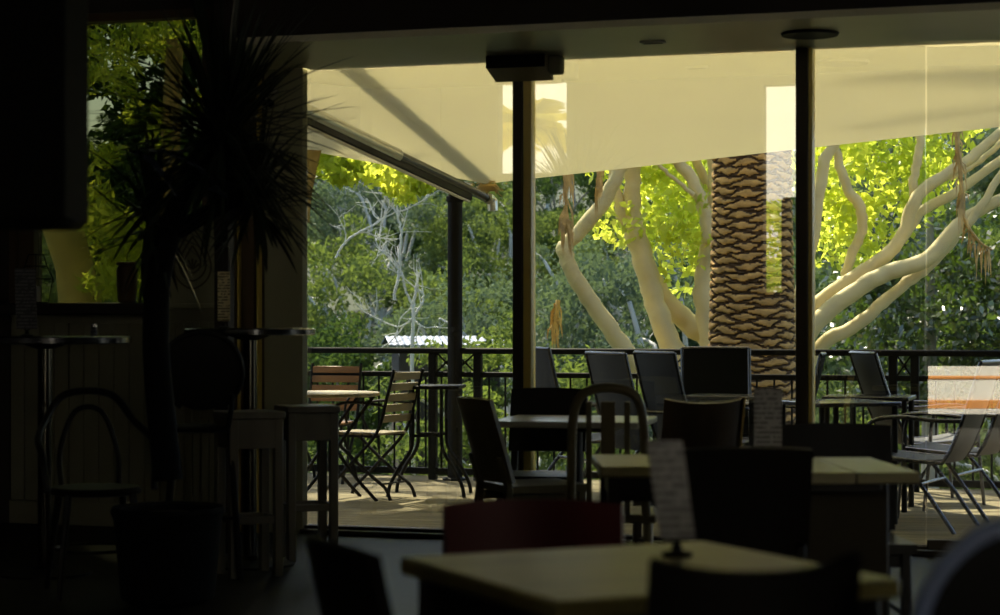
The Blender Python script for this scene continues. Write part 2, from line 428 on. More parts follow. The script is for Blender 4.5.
# left part of the window wall
u_p0 = uz(268, 200, VG)[0]; u_p1 = uz(306, 200, VG)[0]
u_w0 = uz(14, 200, VG)[0]; u_w1 = uz(214, 200, VG)[0]; u_f0 = uz(229, 200, VG)[0]
z_sill = Pv(90, 303, VG).z; z_wtop = Pv(150, 12, VG).z
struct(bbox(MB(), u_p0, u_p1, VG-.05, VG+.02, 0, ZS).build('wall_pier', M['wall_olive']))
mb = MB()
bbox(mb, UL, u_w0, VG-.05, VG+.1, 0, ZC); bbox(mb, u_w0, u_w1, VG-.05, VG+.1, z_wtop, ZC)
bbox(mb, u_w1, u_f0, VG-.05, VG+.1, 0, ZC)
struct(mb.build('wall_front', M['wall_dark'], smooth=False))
mb = MB(); bbox(mb, u_w0, u_w1, VG-.03, VG+.1, 0, z_sill-.07)
k = 0; uu = u_w0
while uu < u_w1-.01:                                     # tongue-and-groove boards under the sill
    bbox(mb, uu+.004, min(uu+.096, u_w1), VG-.045, VG-.03, .14, z_sill-.12, bev=.005); uu += .10
bbox(mb, u_w0, u_w1, VG-.06, VG-.03, 0, .14, bev=.005)
struct(mb.build('wall_wainscot', M['wall_pale']))
struct(bbox(MB(), u_w0-.03, u_w1+.02, VG-.16, VG+.12, z_sill-.07, z_sill, bev=.008).build('trim_1', M['sill']), 'dark window sill')
# brown timber posts with gold strips left of the pier
mb = MB()
for a, b, d in ((229, 243, .05), (243, 249, .02), (249, 262, .06), (262, 268, .03)):
    bbox(mb, uz(a, 0, VG)[0], uz(b, 0, VG)[0], VG-.05-d, VG+.08, 0, ZS, bev=.004)
o = struct(mb.build('window_2', M['brown_frame']), 'brown timber window frame beside the pier')
mb = MB()
for a, b in ((246.2, 248.2), (265.4, 267.6)):
    bbox(mb, uz(a, 0, VG)[0], uz(b, 0, VG)[0], VG-.125, VG-.05, 0, ZS-.01, bev=.002)
mb.build('edge_strip', M['gold'], o)
# left window: frame, mullion, pane
mb = MB()
bbox(mb, u_w0, u_w0+.05, VG-.06, VG+.06, z_sill, z_wtop, .005); bbox(mb, u_w1-.05, u_w1, VG-.06, VG+.06, z_sill, z_wtop, .005)
bbox(mb, u_w0, u_w1, VG-.06, VG+.06, z_wtop-.05, z_wtop, .005)
bbox(mb, uz(23, 0, VG)[0], uz(38, 0, VG)[0], VG-.05, VG+.05, z_sill, z_wtop, .005)
o = struct(mb.build('window_1', M['brown_frame']))
bbox(MB(), u_w0+.05, u_w1-.05, VG+.0, VG+.008, z_sill, z_wtop-.05).build('pane', M['glass_dark'], o)
# terrace glazing: door post with gold face, dark post with gold edge
def post(n, parts):
    root = None
    for a, b, v0, v1, m, nm in parts:
        x = bbox(MB(), uz(a, 0, VG)[0], uz(b, 0, VG)[0], v0, v1, 0, ZS, .004)
        if root is None: root = struct(x.build('window_%d' % n, M[m]))
        else: x.build(nm, M[m], root)
    return root
w3 = post(3, [(515, 523.6, VG-.05, VG+.06, 'bronze', ''), (524.6, 532.5, VG-.03, VG+.06, 'gold', 'gold_stile')])
w4 = post(4, [(797, 808.6, VG-.05, VG+.06, 'bronze', ''), (809.4, 813.4, VG-.04, VG+.06, 'gold', 'gold_stile')])
w5 = post(5, [(1080, 1098, VG-.05, VG+.06, 'bronze', '')])
bbox(MB(), u_p1, uz(515.5, 0, VG)[0], VG+.01, VG+.018, .05, ZS-.01).build('pane', M['glass'], w3)
bbox(MB(), uz(532, 0, VG)[0], uz(797.5, 0, VG)[0], VG+.01, VG+.018, .05, ZS-.01).build('pane', M['glass'], w4)
bbox(MB(), uz(813, 0, VG)[0], uz(925, 0, VG)[0], VG+.01, VG+.018, .05, ZS-.01).build('pane', M['glass'], w4)
dd = Vector((-DOOR_N.y, DOOR_N.x, 0)); s_e = None
# leaf runs from the hinge to the sight line at px 927
a_ = (927-CX)/F; tt = (DOOR_A.y-DOOR_A.x/a_)/(dd.x/a_-dd.y) ; e_ = DOOR_A+dd*tt
gd = struct(MB().bar(DOOR_A+Vector((0, 0, .04)), DOOR_A+Vector((0, 0, ZS-.01)), .05, .04).build('door_1', M['bronze']), 'glass terrace door standing ajar at the right')
mid = (DOOR_A+e_)/2; rz_ = math.atan2(dd.y, dd.x)
MB().box(mid+Vector((0, 0, ZS/2)), ((e_-DOOR_A).length, .008, ZS-.06), rz=rz_, bev=0).build('pane', M['glass'], gd)
MB().box(mid+Vector((0, 0, .06)), ((e_-DOOR_A).length, .036, .05), rz=rz_).build('bottom_rail', M['bronze'], gd)

mb = MB(); bbox(mb, u_p1, UR, VG-.10, VG+.10, 0, .028, .006); bbox(mb, u_p1, UR, VG-.03, VG-.015, .028, .045, .003); bbox(mb, u_p1, UR, VG+.03, VG+.045, .028, .045, .003)
struct(mb.build('trim_2', M['bronze']), 'sliding door track across the floor')

# terrace deck: boards along the building
mb = MB(); v = VG+.1; DE = VR+.22
while v < DE:
    bbox(mb, -9, 8, v, v+.134, -.05, 0, .004); v += .14
bbox(mb, -9, 8, VG+.1, DE, -.3, -.06)
bbox(mb, -9, 8, DE, DE+.05, -.35, .0)
struct(mb.build('floor_deck', M['deck'], smooth=False))

# ------------------------------------------------------------------ cream canopy over the terrace
Cc = P(486, 183, 15.9); Rr = P(1500, 183-.1107*1014, 11.7); Ll = P(232, 183-.186*254, 13.6)
A0 = Pv(240, 72, VG+.1); A0.z = 2.69
Am = Pv(345, 66, VG+.1); Am.z = 2.70
A1 = B(7.5, VG+.1, 2.70)
def patch(a, b, c, d, sag):
    def fn(s, t):
        p = a*(1-s)*(1-t)+b*s*(1-t)+c*s*t+d*(1-s)*t
        return p-Vector((0, 0, sag*4*s*(1-s)*t*(1-t)*4))
    return fn
mb = MB()
mb.grid(patch(Am, A1, Rr, Cc, -.03), 30, 14, thick=.012)
mb.grid(patch(A0, Am, Cc, Ll, -.03), 18, 14, thick=.012)
canopy = tag(mb.build('canopy', M['canopy'], sharp=60), 'large cream fabric canopy stretched over the terrace behind the soffit', 'canopy')
# rafter above the fabric whose shadow shows through
off = SUN_TO*(.22/SUN_TO.z)
off *= 1.8; a, b = Am+off, Cc+off
tag(MB().tube([a, b+(b-a)*.02], .075, 12).build('canopy_rafter', M['dark_metal']), 'dark rafter pole above the cream canopy, its shadow crossing the fabric', 'rafter')

# downpipe along the canopy edge and its support post
g0, g1 = P(304, 110, 12.0), P(470, 190, 15.35)
d = (g1-g0).normalized()
pipe = thing('roof_downpipe', 'long sloping grey pipe under the cream canopy with an elbow end', 'pipe', (0, 0, 0))
e0 = P(489, 199, 15.6); e1 = P(492.5, 202, 15.62); e2 = P(493, 211, 15.62)
MB().tube([g0-d*.6, g0, g1, e0], .036, 14).build('pipe', M['steel'], pipe)
MB().tube([g0-d*.6, g0, g0.lerp(g1, .5)], .046, 14).build('sleeve', M['alu'], pipe)
MB().tube([e0-d*.05, e0+d*.02, e1, e2], [.04, .045, .045, .042], 14).build('elbow', M['alu'], pipe)
MB().bar(g0-d*.6+Vector((0, 0, -.058)), g1+Vector((0, 0, -.058)), .04, .045).build('carrier_rail', M['dark_metal'], pipe)
MB().bar(g0-d*.6+Vector((-.01, 0, -.088)), g1+Vector((-.01, 0, -.088)), .03, .013).build('drip_edge', M['white_wall'], pipe)
mb = MB(); cf = [P(300, 150, 13.6), P(321, 150, 13.9), P(317, 185, 13.9), P(309, 222, 13.7), P(300, 225, 13.6)]
mb.grid(lambda a, b: cf[0].lerp(cf[1], a*(1-.55*b**1.5))*(1-b)+(cf[4].lerp(cf[3], a))*b+Vector((0, .03*math.sin(a*9), 0)), 12, 8, thick=.006)
tag(mb.build('canopy_flap', M['canvas']), 'tan canvas flap hanging from the canopy edge beside the olive pier', 'flap')
# a frayed nest where the corner is tied
mb = MB(); c = P(488, 187, 15.75)
for i in range(50):
    q = Vector((random.gauss(0, .055), random.gauss(0, .04), random.gauss(0, .02)))
    r_ = Vector((random.gauss(0, .04), random.gauss(0, .04), random.gauss(-.02, .03)))
    mb.tube([c+q, c+q+r_*.5+Vector((0, 0, .01)), c+q+r_], .004, 4)
mb.lathe([(.02, -.035), (.07, -.03), (.09, 0), (.06, .02)], 14, tuple(c))
tag(mb.build('bird_nest', M['frond_dry']), 'small brown nest of twigs under the low canopy corner', 'nest')

pb = Pz(455, 480, 0)
post_ = thing('canopy_post', 'dark round post by the railing carrying the sloping pipe', 'post', pb, ROT)
pt = 1.22+(320-197)/F*pb.y
MB().tube([(0, 0, .01), (0, 0, pt)], .057, 20).build('pole', M['dark_metal'], post_)
MB().lathe([(.095, 0), (.095, .012), (.075, .02), (.06, .022)], 24).build('base_plate', M['dark_metal'], post_)
MB().lathe([(.06, pt-.04), (.068, pt-.03), (.068, pt), (.05, pt+.02)], 20).build('post_cap', M['dark_metal'], post_)

# ------------------------------------------------------------------ railing
rail = thing('terrace_railing', 'black metal railing with thin balusters and lattice panels along the terrace edge', 'railing', B(0, VR, 0), ROT)
def ur(px): return Pv(px, 350, VR).dot(U)
u0r, u1r = ur(120), ur(1150)
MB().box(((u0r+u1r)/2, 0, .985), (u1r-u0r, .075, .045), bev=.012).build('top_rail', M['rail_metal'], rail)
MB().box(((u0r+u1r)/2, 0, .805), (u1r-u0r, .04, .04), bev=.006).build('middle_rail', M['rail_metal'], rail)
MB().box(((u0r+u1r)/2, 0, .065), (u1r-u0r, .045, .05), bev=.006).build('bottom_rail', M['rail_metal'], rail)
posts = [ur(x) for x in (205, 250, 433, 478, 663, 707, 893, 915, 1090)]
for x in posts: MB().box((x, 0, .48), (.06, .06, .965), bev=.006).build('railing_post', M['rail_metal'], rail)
nb = 0; x = u0r+.06
while x < u1r:
    if min(abs(x-q) for q in posts) > .05:
        MB().tube([(x, 0, .085), (x, 0, .79)], .0085, 6).build('baluster', M['rail_metal'], rail); nb += 1
    x += .128
for a, b in ((433, 478), (663, 707), (893, 915)):
    ua, ub = ur(a)+.03, ur(b)-.03; mb = MB(); n = max(1, round((ub-ua)/.15)); wd = (ub-ua)/n
    for i in range(n):
        xa, xb = ua+i*wd, ua+(i+1)*wd
        mb.bar((xa, 0, .825), (xb, 0, .963), .012, .012, .002); mb.bar((xa, .012, .963), (xb, .012, .825), .012, .012, .002)
        mb.lathe([(.02, -.006), (.02, .006)], 10, ((xa+xb)/2, .006, .894))
    mb.build('lattice_panel', M['rail_metal'], rail)

# ------------------------------------------------------------------ fittings on the soffit
pd = P(810, 33, Yz(33, ZS)); dl = thing('downlight', 'dark round downlight set in the soffit', 'ceiling light', (pd.x, pd.y, ZS))
MB().lathe([(.10, -.012), (.14, -.014), (.145, -.004), (.145, 0.0)], 32).build('rim', M['dark_metal'], dl)
MB().lathe([(.098, -.010), (.098, -.004)], 32).build('lens', M['lamp_black'], dl)
pd = P(653, 41, Yz(41, ZS)); o = thing('slot_diffuser', 'thin pale slot fitting on the soffit left of the round downlight', 'vent', (pd.x, pd.y, ZS), ROT)
MB().box((0, 0, -.006), (.13, .05, .012), bev=.003).build('plate', M['white_wall'], o)
MB().box((0, 0, -.0135), (.10, .014, .003), bev=.0).build('slot', M['lamp_black'], o)
# box at the head of the gold door post
c0 = Pv(520, 64, VG-.15); bx = thing('overhead_box', 'dark rectangular box unit under the soffit at the head of the gold post', 'box unit', (c0.x, c0.y, ZS), ROT)
mb = MB(); wd = .33
mb.add([(-wd/2, -.085, 0), (wd/2, -.085, 0), (wd/2, .085, 0), (-wd/2, .085, 0), (-wd/2, -.085, -.07), (wd/2, -.085, -.07), (wd/2, .085, -.125), (-wd/2, .085, -.125)],
       [(0, 1, 2, 3), (7, 6, 5, 4), (0, 4, 5, 1), (1, 5, 6, 2), (2, 6, 7, 3), (3, 7, 4, 0)])
mb.build('housing', M['grey_box'], bx)
MB().box((0, -.089, -.035), (wd+.004, .01, .07), bev=.003).build('front_panel', M['lamp_black'], bx)
MB().box((wd/2+.035, .02, -.05), (.07, .10, .10), bev=.01).build('sensor', M['wall_pale'], bx)

# ================================================================== CHAIRS AND TABLES
def cafe_chair(name, label, m, w=.42, hb=.85, zb=.47, seat_m=None, group=None, curve=.035, edge=None, lean=.09, crown=.008):
    """solid curved back panel on two rear posts, flat seat, four square legs. Faces +y, back at -y."""
    t = thing(name, label, 'chair', group=group); sm = seat_m or m
    d = .40; sh = .45
    def seat(a, b):
        return ((a-.5)*w*(1-.08*(1-b)), -.18+b*d, sh-.015-.008*math.sin(PI*a)*math.sin(PI*b))
    MB().grid(seat, 9, 9, thick=.035).build('seat', sm, t)
    for sx in (-1, 1):
        MB().bar((sx*(w/2-.03), .19, 0), (sx*(w/2-.035), .185, sh-.03), .036, .036).build('leg', m, t)
        mb = MB(); x = sx*(w/2-.03)
        mb.bar((x, -.24, 0), (x, -.185, sh), .036, .036)
        mb.bar((x, -.185, sh-.01), (x, -.185-lean*(zb+.12-sh)/.4, zb+.12), .034, .034)
        mb.build('leg', m, t)
    def back(a, b):
        z = zb+b*(hb-zb)
        if b > .5: z -= crown*abs(2*a-1)**2.5*(b-.5)*2
        return ((a-.5)*w, -.165-lean*(z-sh)/.4-curve*(1-(2*a-1)**2), z)
    MB().grid(back, 13, 9, thick=.022).build('backrest', m, t)
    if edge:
        mb = MB(); mb.grid(lambda a, b: Vector(back(1, b))+Vector((.003, (a-.5)*.05, 0)), 2, 9, thick=.008); mb.build('lit_edge_band', edge, t)  # side strip coloured as the lit edge of the back
    mb = MB()
    for sx in (-1, 1): mb.bar((sx*(w/2-.035), .17, sh-.06), (sx*(w/2-.035), -.18, sh-.06), .018, .045)
    mb.bar((-w/2+.04, .18, sh-.06), (w/2-.04, .18, sh-.06), .018, .045)
    mb.build('seat_rail', m, t)
    for sx in (-1, 1): MB().bar((sx*(w/2-.034), .185, .2), (sx*(w/2-.031), -.21, .2), .016, .022).build('stretcher', m, t)
    return t
def place(o, x, y, rz, z=0): o.location = (x, y, z); o.rotation_euler = (0, 0, rz); return o
def cafe_table(name, label, m, w, d, loc, rz, top_z=.75, panel=False, slim=False, boards=0, rim_m=None, thick=.035, group=None):
    t = thing(name, label, 'table', loc, rz, group)
    if boards:
        mb = MB(); wd = w/boards
        for i in range(boards): mb.box((-w/2+(i+.5)*wd, 0, top_z-thick/2), (wd-.003, d, thick), bev=.003)
        mb.build('tabletop', m, t)
    else: MB().box((0, 0, top_z-thick/2), (w, d, thick), bev=.006).build('tabletop', m, t)
    if slim:
        MB().tube([(0, 0, .02), (0, 0, top_z-thick)], .035, 16).build('pedestal', rim_m or m, t)
        MB().lathe([(.24, 0), (.24, .012), (.06, .03), (.036, .05)], 32).build('base', rim_m or m, t)
        MB().box((0, 0, top_z-thick-.012), (w*.6, d*.6, .024), bev=.004).build('top_plate', rim_m or m, t)
    elif panel:
        MB().box((w*.2, 0, .39), (w*.46, d*.3, .65), bev=.01).build('pedestal', M['panel_brown'], t)
        MB().box((0, 0, .03), (w*.7, d*.6, .06), bev=.012).build('base', rim_m or m, t)
        MB().box((0, 0, top_z-thick-.02), (w*.7, d*.6, .04), bev=.006).build('top_plate', rim_m or m, t)
    else:
        mb = MB()
        for s in (-1, 1):
            mb.bar((-w/2+.05, s*(d/2-.05), top_z-thick-.04), (w/2-.05, s*(d/2-.05), top_z-thick-.04), .02, .08)
            mb.bar((s*(w/2-.05), -d/2+.05, top_z-thick-.04), (s*(w/2-.05), d/2-.05, top_z-thick-.04), .02, .08)
        mb.build('apron', rim_m or m, t)
        for sx in (-1, 1):
            for sy in (-1, 1):
                MB().bar((sx*(w/2-.05), sy*(d/2-.05), 0), (sx*(w/2-.05), sy*(d/2-.05), top_z-thick), .045, .045).build('leg', rim_m or m, t)
    return t
def menu_stand(name, label, m, loc, rz, w=.095, h=.20, lean=.0, roll=0.0):
    t = thing(name, label, 'menu stand', loc, rz)
    MB().lathe([(.03, 0), (.032, .006), (.012, .012), (.006, .03)], 16).build('base', M['dark_metal'], t)
    ring = [(.016*math.cos(a), 0, .045+.016*math.sin(a)) for a in [i*2*PI/14 for i in range(15)]]
    MB().tube(ring, .003, 6).build('clip', M['dark_metal'], t)
    mb = MB()
    mb.grid(lambda a, b: ((a-.5)*w+roll*b*h, -.006+lean*b*h+.004*math.sin(PI*a), .035+b*h), 5, 7, thick=.0022)
    mb.build('card', m, t); return t

# ---- foreground table with the menu, and its chairs
ang = R(25)
e1 = Vector((math.cos(ang), math.sin(ang), 0)); e2 = Vector((-e1.y, e1.x, 0)); tc_ = Vector((.265, 3.80, 0))
cafe_table('cafe_table', 'brown wooden café table nearest the window glass of the camera, holding a tall menu card', M['table_wood'], .70, .70, tc_, ang, rim_m=M['black_wood'])['label'] = 'square brown wooden café table in the foreground under the blurred menu card'
menu_stand('menu_stand', 'blurred tall grey menu card standing on the foreground brown table', M['paper'], Pz(677, 556, .75), R(8), w=.073, h=.195, roll=-.14)
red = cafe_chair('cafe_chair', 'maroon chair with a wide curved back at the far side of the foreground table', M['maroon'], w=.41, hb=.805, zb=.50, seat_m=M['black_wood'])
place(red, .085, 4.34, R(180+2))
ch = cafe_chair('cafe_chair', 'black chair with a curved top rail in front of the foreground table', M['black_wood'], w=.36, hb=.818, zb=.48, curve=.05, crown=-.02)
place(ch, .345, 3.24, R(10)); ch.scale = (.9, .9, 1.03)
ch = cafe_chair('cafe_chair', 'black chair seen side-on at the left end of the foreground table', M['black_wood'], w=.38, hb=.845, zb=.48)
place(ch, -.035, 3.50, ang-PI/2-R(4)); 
# round hoop-back chair, lower right corner
def hoop_chair(name, label, m, rm, rz, loc, hr=.17, zc=.66, seat_h=.45, legs=.45):
    t = thing(name, label, 'chair', loc, rz)
    MB().lathe([(.17, seat_h-.03), (.195, seat_h-.025), (.2, seat_h-.01), (.18, seat_h), (.05, seat_h-.008)], 28).build('seat', m, t)
    pts = [(hr*math.cos(a), -.19-.03*math.sin(a), zc+hr*math.sin(a)) for a in [R(-60+i*300/28) for i in range(29)]]
    MB().tube(pts, .014, 8).build('hoop', rm, t)
    def disc(a, b):
        an = a*2*PI; r_ = (hr-.008)*b
        return (r_*math.cos(an), -.19-.03*(r_/hr)*math.sin(an)-.012*(1-b*b), zc+r_*math.sin(an))
    MB().grid(disc, 29, 6, thick=.01).build('back_panel', m, t)
    for sx in (-1, 1):
        MB().tube([(sx*.12, -.15, seat_h-.02), (sx*.14, -.18, seat_h+.1), (sx*hr*.75, -.185, zc-hr*.55)], .012, 8).build('back_post', rm, t)
        MB().tube([(sx*.13, .12, seat_h-.02), (sx*.18, .18, 0)], .015, 8).build('leg', rm, t)
        MB().tube([(sx*.13, -.12, seat_h-.02), (sx*.18, -.2, 0)], .015, 8).build('leg', rm, t)
    z = seat_h*.4; mb = MB()
    q = [(sx*(.13+.05*.6), sy*(.12+.06*.6), z) for sx, sy in ((-1, -1), (1, -1), (1, 1), (-1, 1))]
    for i in range(4): mb.tube([q[i], q[(i+1) % 4]], .009, 6)
    mb.build('stretcher', rm, t); return t
hoop_chair('hoop_back_chair', 'dark chair with a bluish grey hoop back in the lower right corner', M['lamp_black'], M['blue_grey'], R(6), (.73, 3.04, 0), hr=.158, zc=.778)

# ---- middle: table with planked top, second menu, black chairs
cafe_table('cafe_table', 'dark table with a light planked top beside the outdoor metal chair', M['table_wood'], .60, .70, (.985, 6.5, 0), R(2), panel=True, boards=3, rim_m=M['black_wood'])
t4 = cafe_table('cafe_table', 'dark table mostly hidden behind the black middle chair', M['table_wood'], .42, .60, (.53, 6.7, 0), R(0), rim_m=M['black_wood'])
menu_stand('menu_stand', 'grey menu card rising behind the black middle chair', M['paper'], (.90, 6.72, .75), R(-2), w=.092, h=.205)
ch = cafe_chair('cafe_chair', 'black wide-backed chair in the middle with its back to us, before the planked table', M['black_wood'], w=.42, hb=.86, zb=.46, curve=.02)
place(ch, .685, 5.93, R(3)); ch.scale = (.9, 1, 1)
ch = cafe_chair('cafe_chair', 'black broad-backed chair behind the light planked tabletop', M['black_wood'], w=.43, hb=.85, zb=.46, curve=.02)
place(ch, 1.225, 7.12, R(180)); ch.scale = (1, 1, .985)
ch = cafe_chair('cafe_chair', 'dark chair whose curved back shows a golden right edge', M['dark_wood'], w=.37, hb=.852, zb=.46, curve=.05, edge=M['lit_ply_edge'], crown=-.02)
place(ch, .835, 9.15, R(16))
# ---- table by the gold post and its chairs
cafe_table('cafe_table', 'pale-topped table standing beside the gold window post', M['table_pale'], .70, .66, (.36, 9.55, 0), R(-12), rim_m=M['black_wood'], thick=.03, slim=True)
ch = cafe_chair('cafe_chair', 'dark wooden chair seen from the side at the left of the pale-topped table', M['olive_wood'], w=.40, hb=.86, zb=.47, curve=.045, lean=.12)
place(ch, .145, 9.45, R(-67))
ch = cafe_chair('cafe_chair', 'black chair behind the pale-topped table, back against the gold post', M['black_wood'], w=.40, hb=.87, zb=.55, curve=.02)
place(ch, .20, 10.02, R(168))
def slat_chair(name, label, m, loc, rz):
    """round-shouldered hoop frame with three upright splats"""
    t = thing(name, label, 'chair', loc, rz); w = .30; hb = .95; sh = .45
    MB().box((0, 0, sh-.015), (.38, .38, .035), bev=.012).build('seat', m, t)
    pts = spline([(-.15, -.17, sh-.02), (-.145, -.2, .6), (-.14, -.235, .8), (-.115, -.25, .91), (-.05, -.255, .95), (.05, -.255, .95), (.115, -.25, .91), (.14, -.235, .8), (.145, -.2, .6), (.15, -.17, sh-.02)], 5)
    MB().tube(pts, .019, 10).build('back_frame', m, t)
    for x, ww in ((-.075, .022), (0, .055), (.075, .022)):
        mb = MB(); mb.grid(lambda a, b: (x+(a-.5)*ww, -.17-.085*b, sh-.02+b*(.50-.03)), 3, 6, thick=.012); mb.build('splat', m, t)
    for sx in (-1, 1):
        MB().tube([(sx*.16, .16, sh-.02), (sx*.17, .175, 0)], [.02, .014], 8).build('leg', m, t)
        MB().tube([(sx*.155, -.16, sh-.02), (sx*.165, -.22, 0)], [.02, .014], 8).build('leg', m, t)
    mb = MB(); mb.tube([(-.165, .17, .2), (-.16, -.19, .2)], .009, 6); mb.tube([(.165, .17, .2), (.16, -.19, .2)], .009, 6); mb.tube([(-.163, 0, .2), (.163, 0, .2)], .009, 6)
    mb.build('stretcher', m, t); return t
slat_chair('splat_back_chair', 'dark wooden chair with a rounded back and upright splats', M['olive_wood'], (.44, 8.08, 0), R(-4))

# ---- bar tables, bar stools, bar chairs on the left
def bar_table(label, c, r, zt, pole_m):
    t = thing('bar_table', label, 'bar table', (c[0], c[1], 0), 0)
    MB().lathe([(r-.012, zt-.035), (r, zt-.03), (r, zt-.006), (r-.008, zt)], 48).build('tabletop', M['bar_black'], t)
    MB().tube([(0, 0, .03), (0, 0, zt-.03)], .034, 20).build('pole', pole_m, t)
    MB().lathe([(.22, 0), (.22, .012), (.06, .03), (.04, .05)], 36).build('base', M['dark_metal'], t)
    MB().lathe([(.04, zt-.06), (.10, zt-.04), (.10, zt-.036)], 24).build('top_plate', M['dark_metal'], t)
    return t
bl = (P(45, 336, 9.6).x, 9.6); bar_table('black round bar table with a steel pole below the left window', bl, .41, 1.142, M['pole'])
br = (P(250, 328, 9.95).x, 9.95); bar_table('thin black round bar table in front of the olive pier', br, .325, 1.18, M['pole'])
menu_stand('menu_stand', 'black menu card on the bar table below the left window', M['paper_black'], (P(27, 336, 9.55).x, 9.55, 1.142), R(4), w=.10, h=.29, roll=-.03)
menu_stand('menu_stand', 'narrow patterned gold card on the thin bar table before the pier', M['paper_gold'], (P(224, 328, 9.9).x, 9.9, 1.18), R(-6), w=.062, h=.245)
# small condiment shaker on the left bar table
o = thing('salt_shaker', 'small glass shaker on the black bar table below the left window', 'shaker', (P(94, 332, 9.62).x, 9.62, 1.142))
MB().lathe([(.016, 0), (.018, .004), (.014, .035), (.012, .045)], 16).build('body', M['paper_black'], o)
MB().lathe([(.0135, .045), (.0135, .058), (.006, .064)], 16).build('cap', M['chrome'], o)
def bar_stool(label, loc, rz):
    t = thing('bar_stool', label, 'bar stool', loc, rz); w = .26; zt = .785
    MB().box((0, 0, zt-.0175), (w+.02, w+.02, .035), bev=.006).build('seat', M['stool_wood'], t)
    mb = MB()
    for s in (-1, 1):
        mb.box((0, s*(w/2-.012), zt-.105), (w-.01, .02, .14), bev=.003); mb.box((s*(w/2-.012), 0, zt-.105), (.02, w-.01, .14), bev=.003)
    mb.build('apron', M['stool_wood'], t)
    for sx in (-1, 1):
        for sy in (-1, 1):
            MB().box((sx*(w/2-.02), sy*(w/2-.02), (zt-.035)/2), (.042, .042, zt-.035), bev=.004).build('leg', M['stool_wood'], t)
    for s in (-1, 1):
        MB().box((0, s*(w/2-.02), .27), (w-.06, .022, .035), bev=.003).build('foot_rail', M['stool_wood'], t)
        MB().box((s*(w/2-.02), 0, .27), (.022, w-.06, .035), bev=.003).build('foot_rail', M['stool_wood'], t)
    return t
ps = P(249, 412, 9.58); s1 = bar_stool('square dark wooden bar stool under the thin bar table, left of its twin', (ps.x, ps.y, 0), R(24))
ps = P(307, 405, 10.22); copy_tree(s1, 'square dark wooden bar stool at the foot of the olive pier', (ps.x, ps.y, 0), R(20))
s1['group'] = 'square bar stools'
for o in bpy.data.objects:
    if o.name.startswith('bar_stool'): o['group'] = 'square bar stools'
ps = P(196, 372, 9.35); hoop_chair('round_back_bar_chair', 'black bar chair with a solid round back below the indoor plant', M['lamp_black'], M['lamp_black'], R(8), (ps.x, ps.y+.19, 0), hr=.188, zc=ps.z, seat_h=.72)
# bentwood armchair
def bentwood(label, loc, rz, zt=.88):
    t = thing('bentwood_armchair', label, 'chair', loc, rz); m = M['black_wood']
    MB().lathe([(.18, .44), (.2, .445), (.205, .46), (.19, .475), (.05, .465)], 28).build('seat', m, t)
    pts = spline([(-.235, .16, .47), (-.25, .1, .63), (-.25, -.02, .69), (-.2, -.19, .76), (-.1, -.25, zt), (.1, -.25, zt), (.2, -.19, .76), (.25, -.02, .69), (.25, .1, .63), (.235, .16, .47)], 6)
    MB().tube(pts, .016, 8).build('arm_bow', m, t)
    pts = spline([(-.13, -.16, .46), (-.13, -.21, .62), (-.06, -.235, .8), (.06, -.235, .8), (.13, -.21, .62), (.13, -.16, .46)], 6)
    MB().tube(pts, .012, 8).build('back_loop', m, t)
    for sx in (-1, 1):
        for sy in (-1, 1): MB().tube([(sx*.14, sy*.14, .45), (sx*.17, sy*.18, .2), (sx*.19, sy*.21, 0)], [.017, .015, .012], 8).build('leg', m, t)
    ring = [(.18*math.cos(i*2*PI/24), .19*math.sin(i*2*PI/24), .2) for i in range(25)]
    MB().tube(ring, .008, 6).build('foot_ring', m, t); return t
ps = P(98, 395, 9.0); bentwood('dark bentwood armchair in shadow beside the steel bar table pole', (ps.x, 8.95, 0), R(200))

# ---- damask screen panel with its post
sc_u0, sc_u1 = uz(169, 0, VG-.3)[0], uz(219, 0, VG-.3)[0]; zs = Pv(195, 222, VG-.3).z
scn = thing('partition_screen', 'pale partition panel with a damask motif and boarded base behind the round bar chair', 'screen', B((sc_u0+sc_u1)/2, VG-.3, 0), ROT)
sw = sc_u1-sc_u0; zr = Pv(195, 306, VG-.3).z
MB().box((0, 0, zr+(zs-zr)/2), (sw, .03, zs-zr), bev=.003).build('panel', M['wall_olive'], scn)
mb = MB(); mb.box((0, .004, zr/2), (sw, .022, zr-.01), bev=.002); n = 6
for i in range(n): mb.box((-sw/2+(i+.5)*sw/n, -.012, zr/2-.03), (sw/n-.006, .014, zr-.12), bev=.004)
mb.build('boarded_base', M['wall_pale'], scn)
MB().box((0, -.012, zr), (sw+.01, .05, .03), bev=.006).build('rail', M['wall_olive'], scn)
MB().box((sw/2+.02, 0, zs/2+.2), (.035, .05, zs+.4), bev=.004).build('post', M['black_wood'], scn)
mb = MB(); zc = (zr+zs)/2+.03
for k in (1.0, .72, .44):                                  # nested ogee outlines
    og = [(0, .19), (.05, .12), (.10, .03), (.115, -.05), (.08, -.12), (0, -.16), (-.08, -.12), (-.115, -.05), (-.10, .03), (-.05, .12), (0, .19)]
    mb.tube(spline([(x*k, -.016, zc-.01+y*k) for x, y in og], 5), .006, 6)
for a_ in range(-60, 61, 30):
    mb.tube([(0, -.016, zc-.06), (.05*math.sin(R(a_)), -.018, zc-.06+.06*math.cos(R(a_)))], [.004, .007], 6)
mb.build('damask_motif', M['damask'], scn)

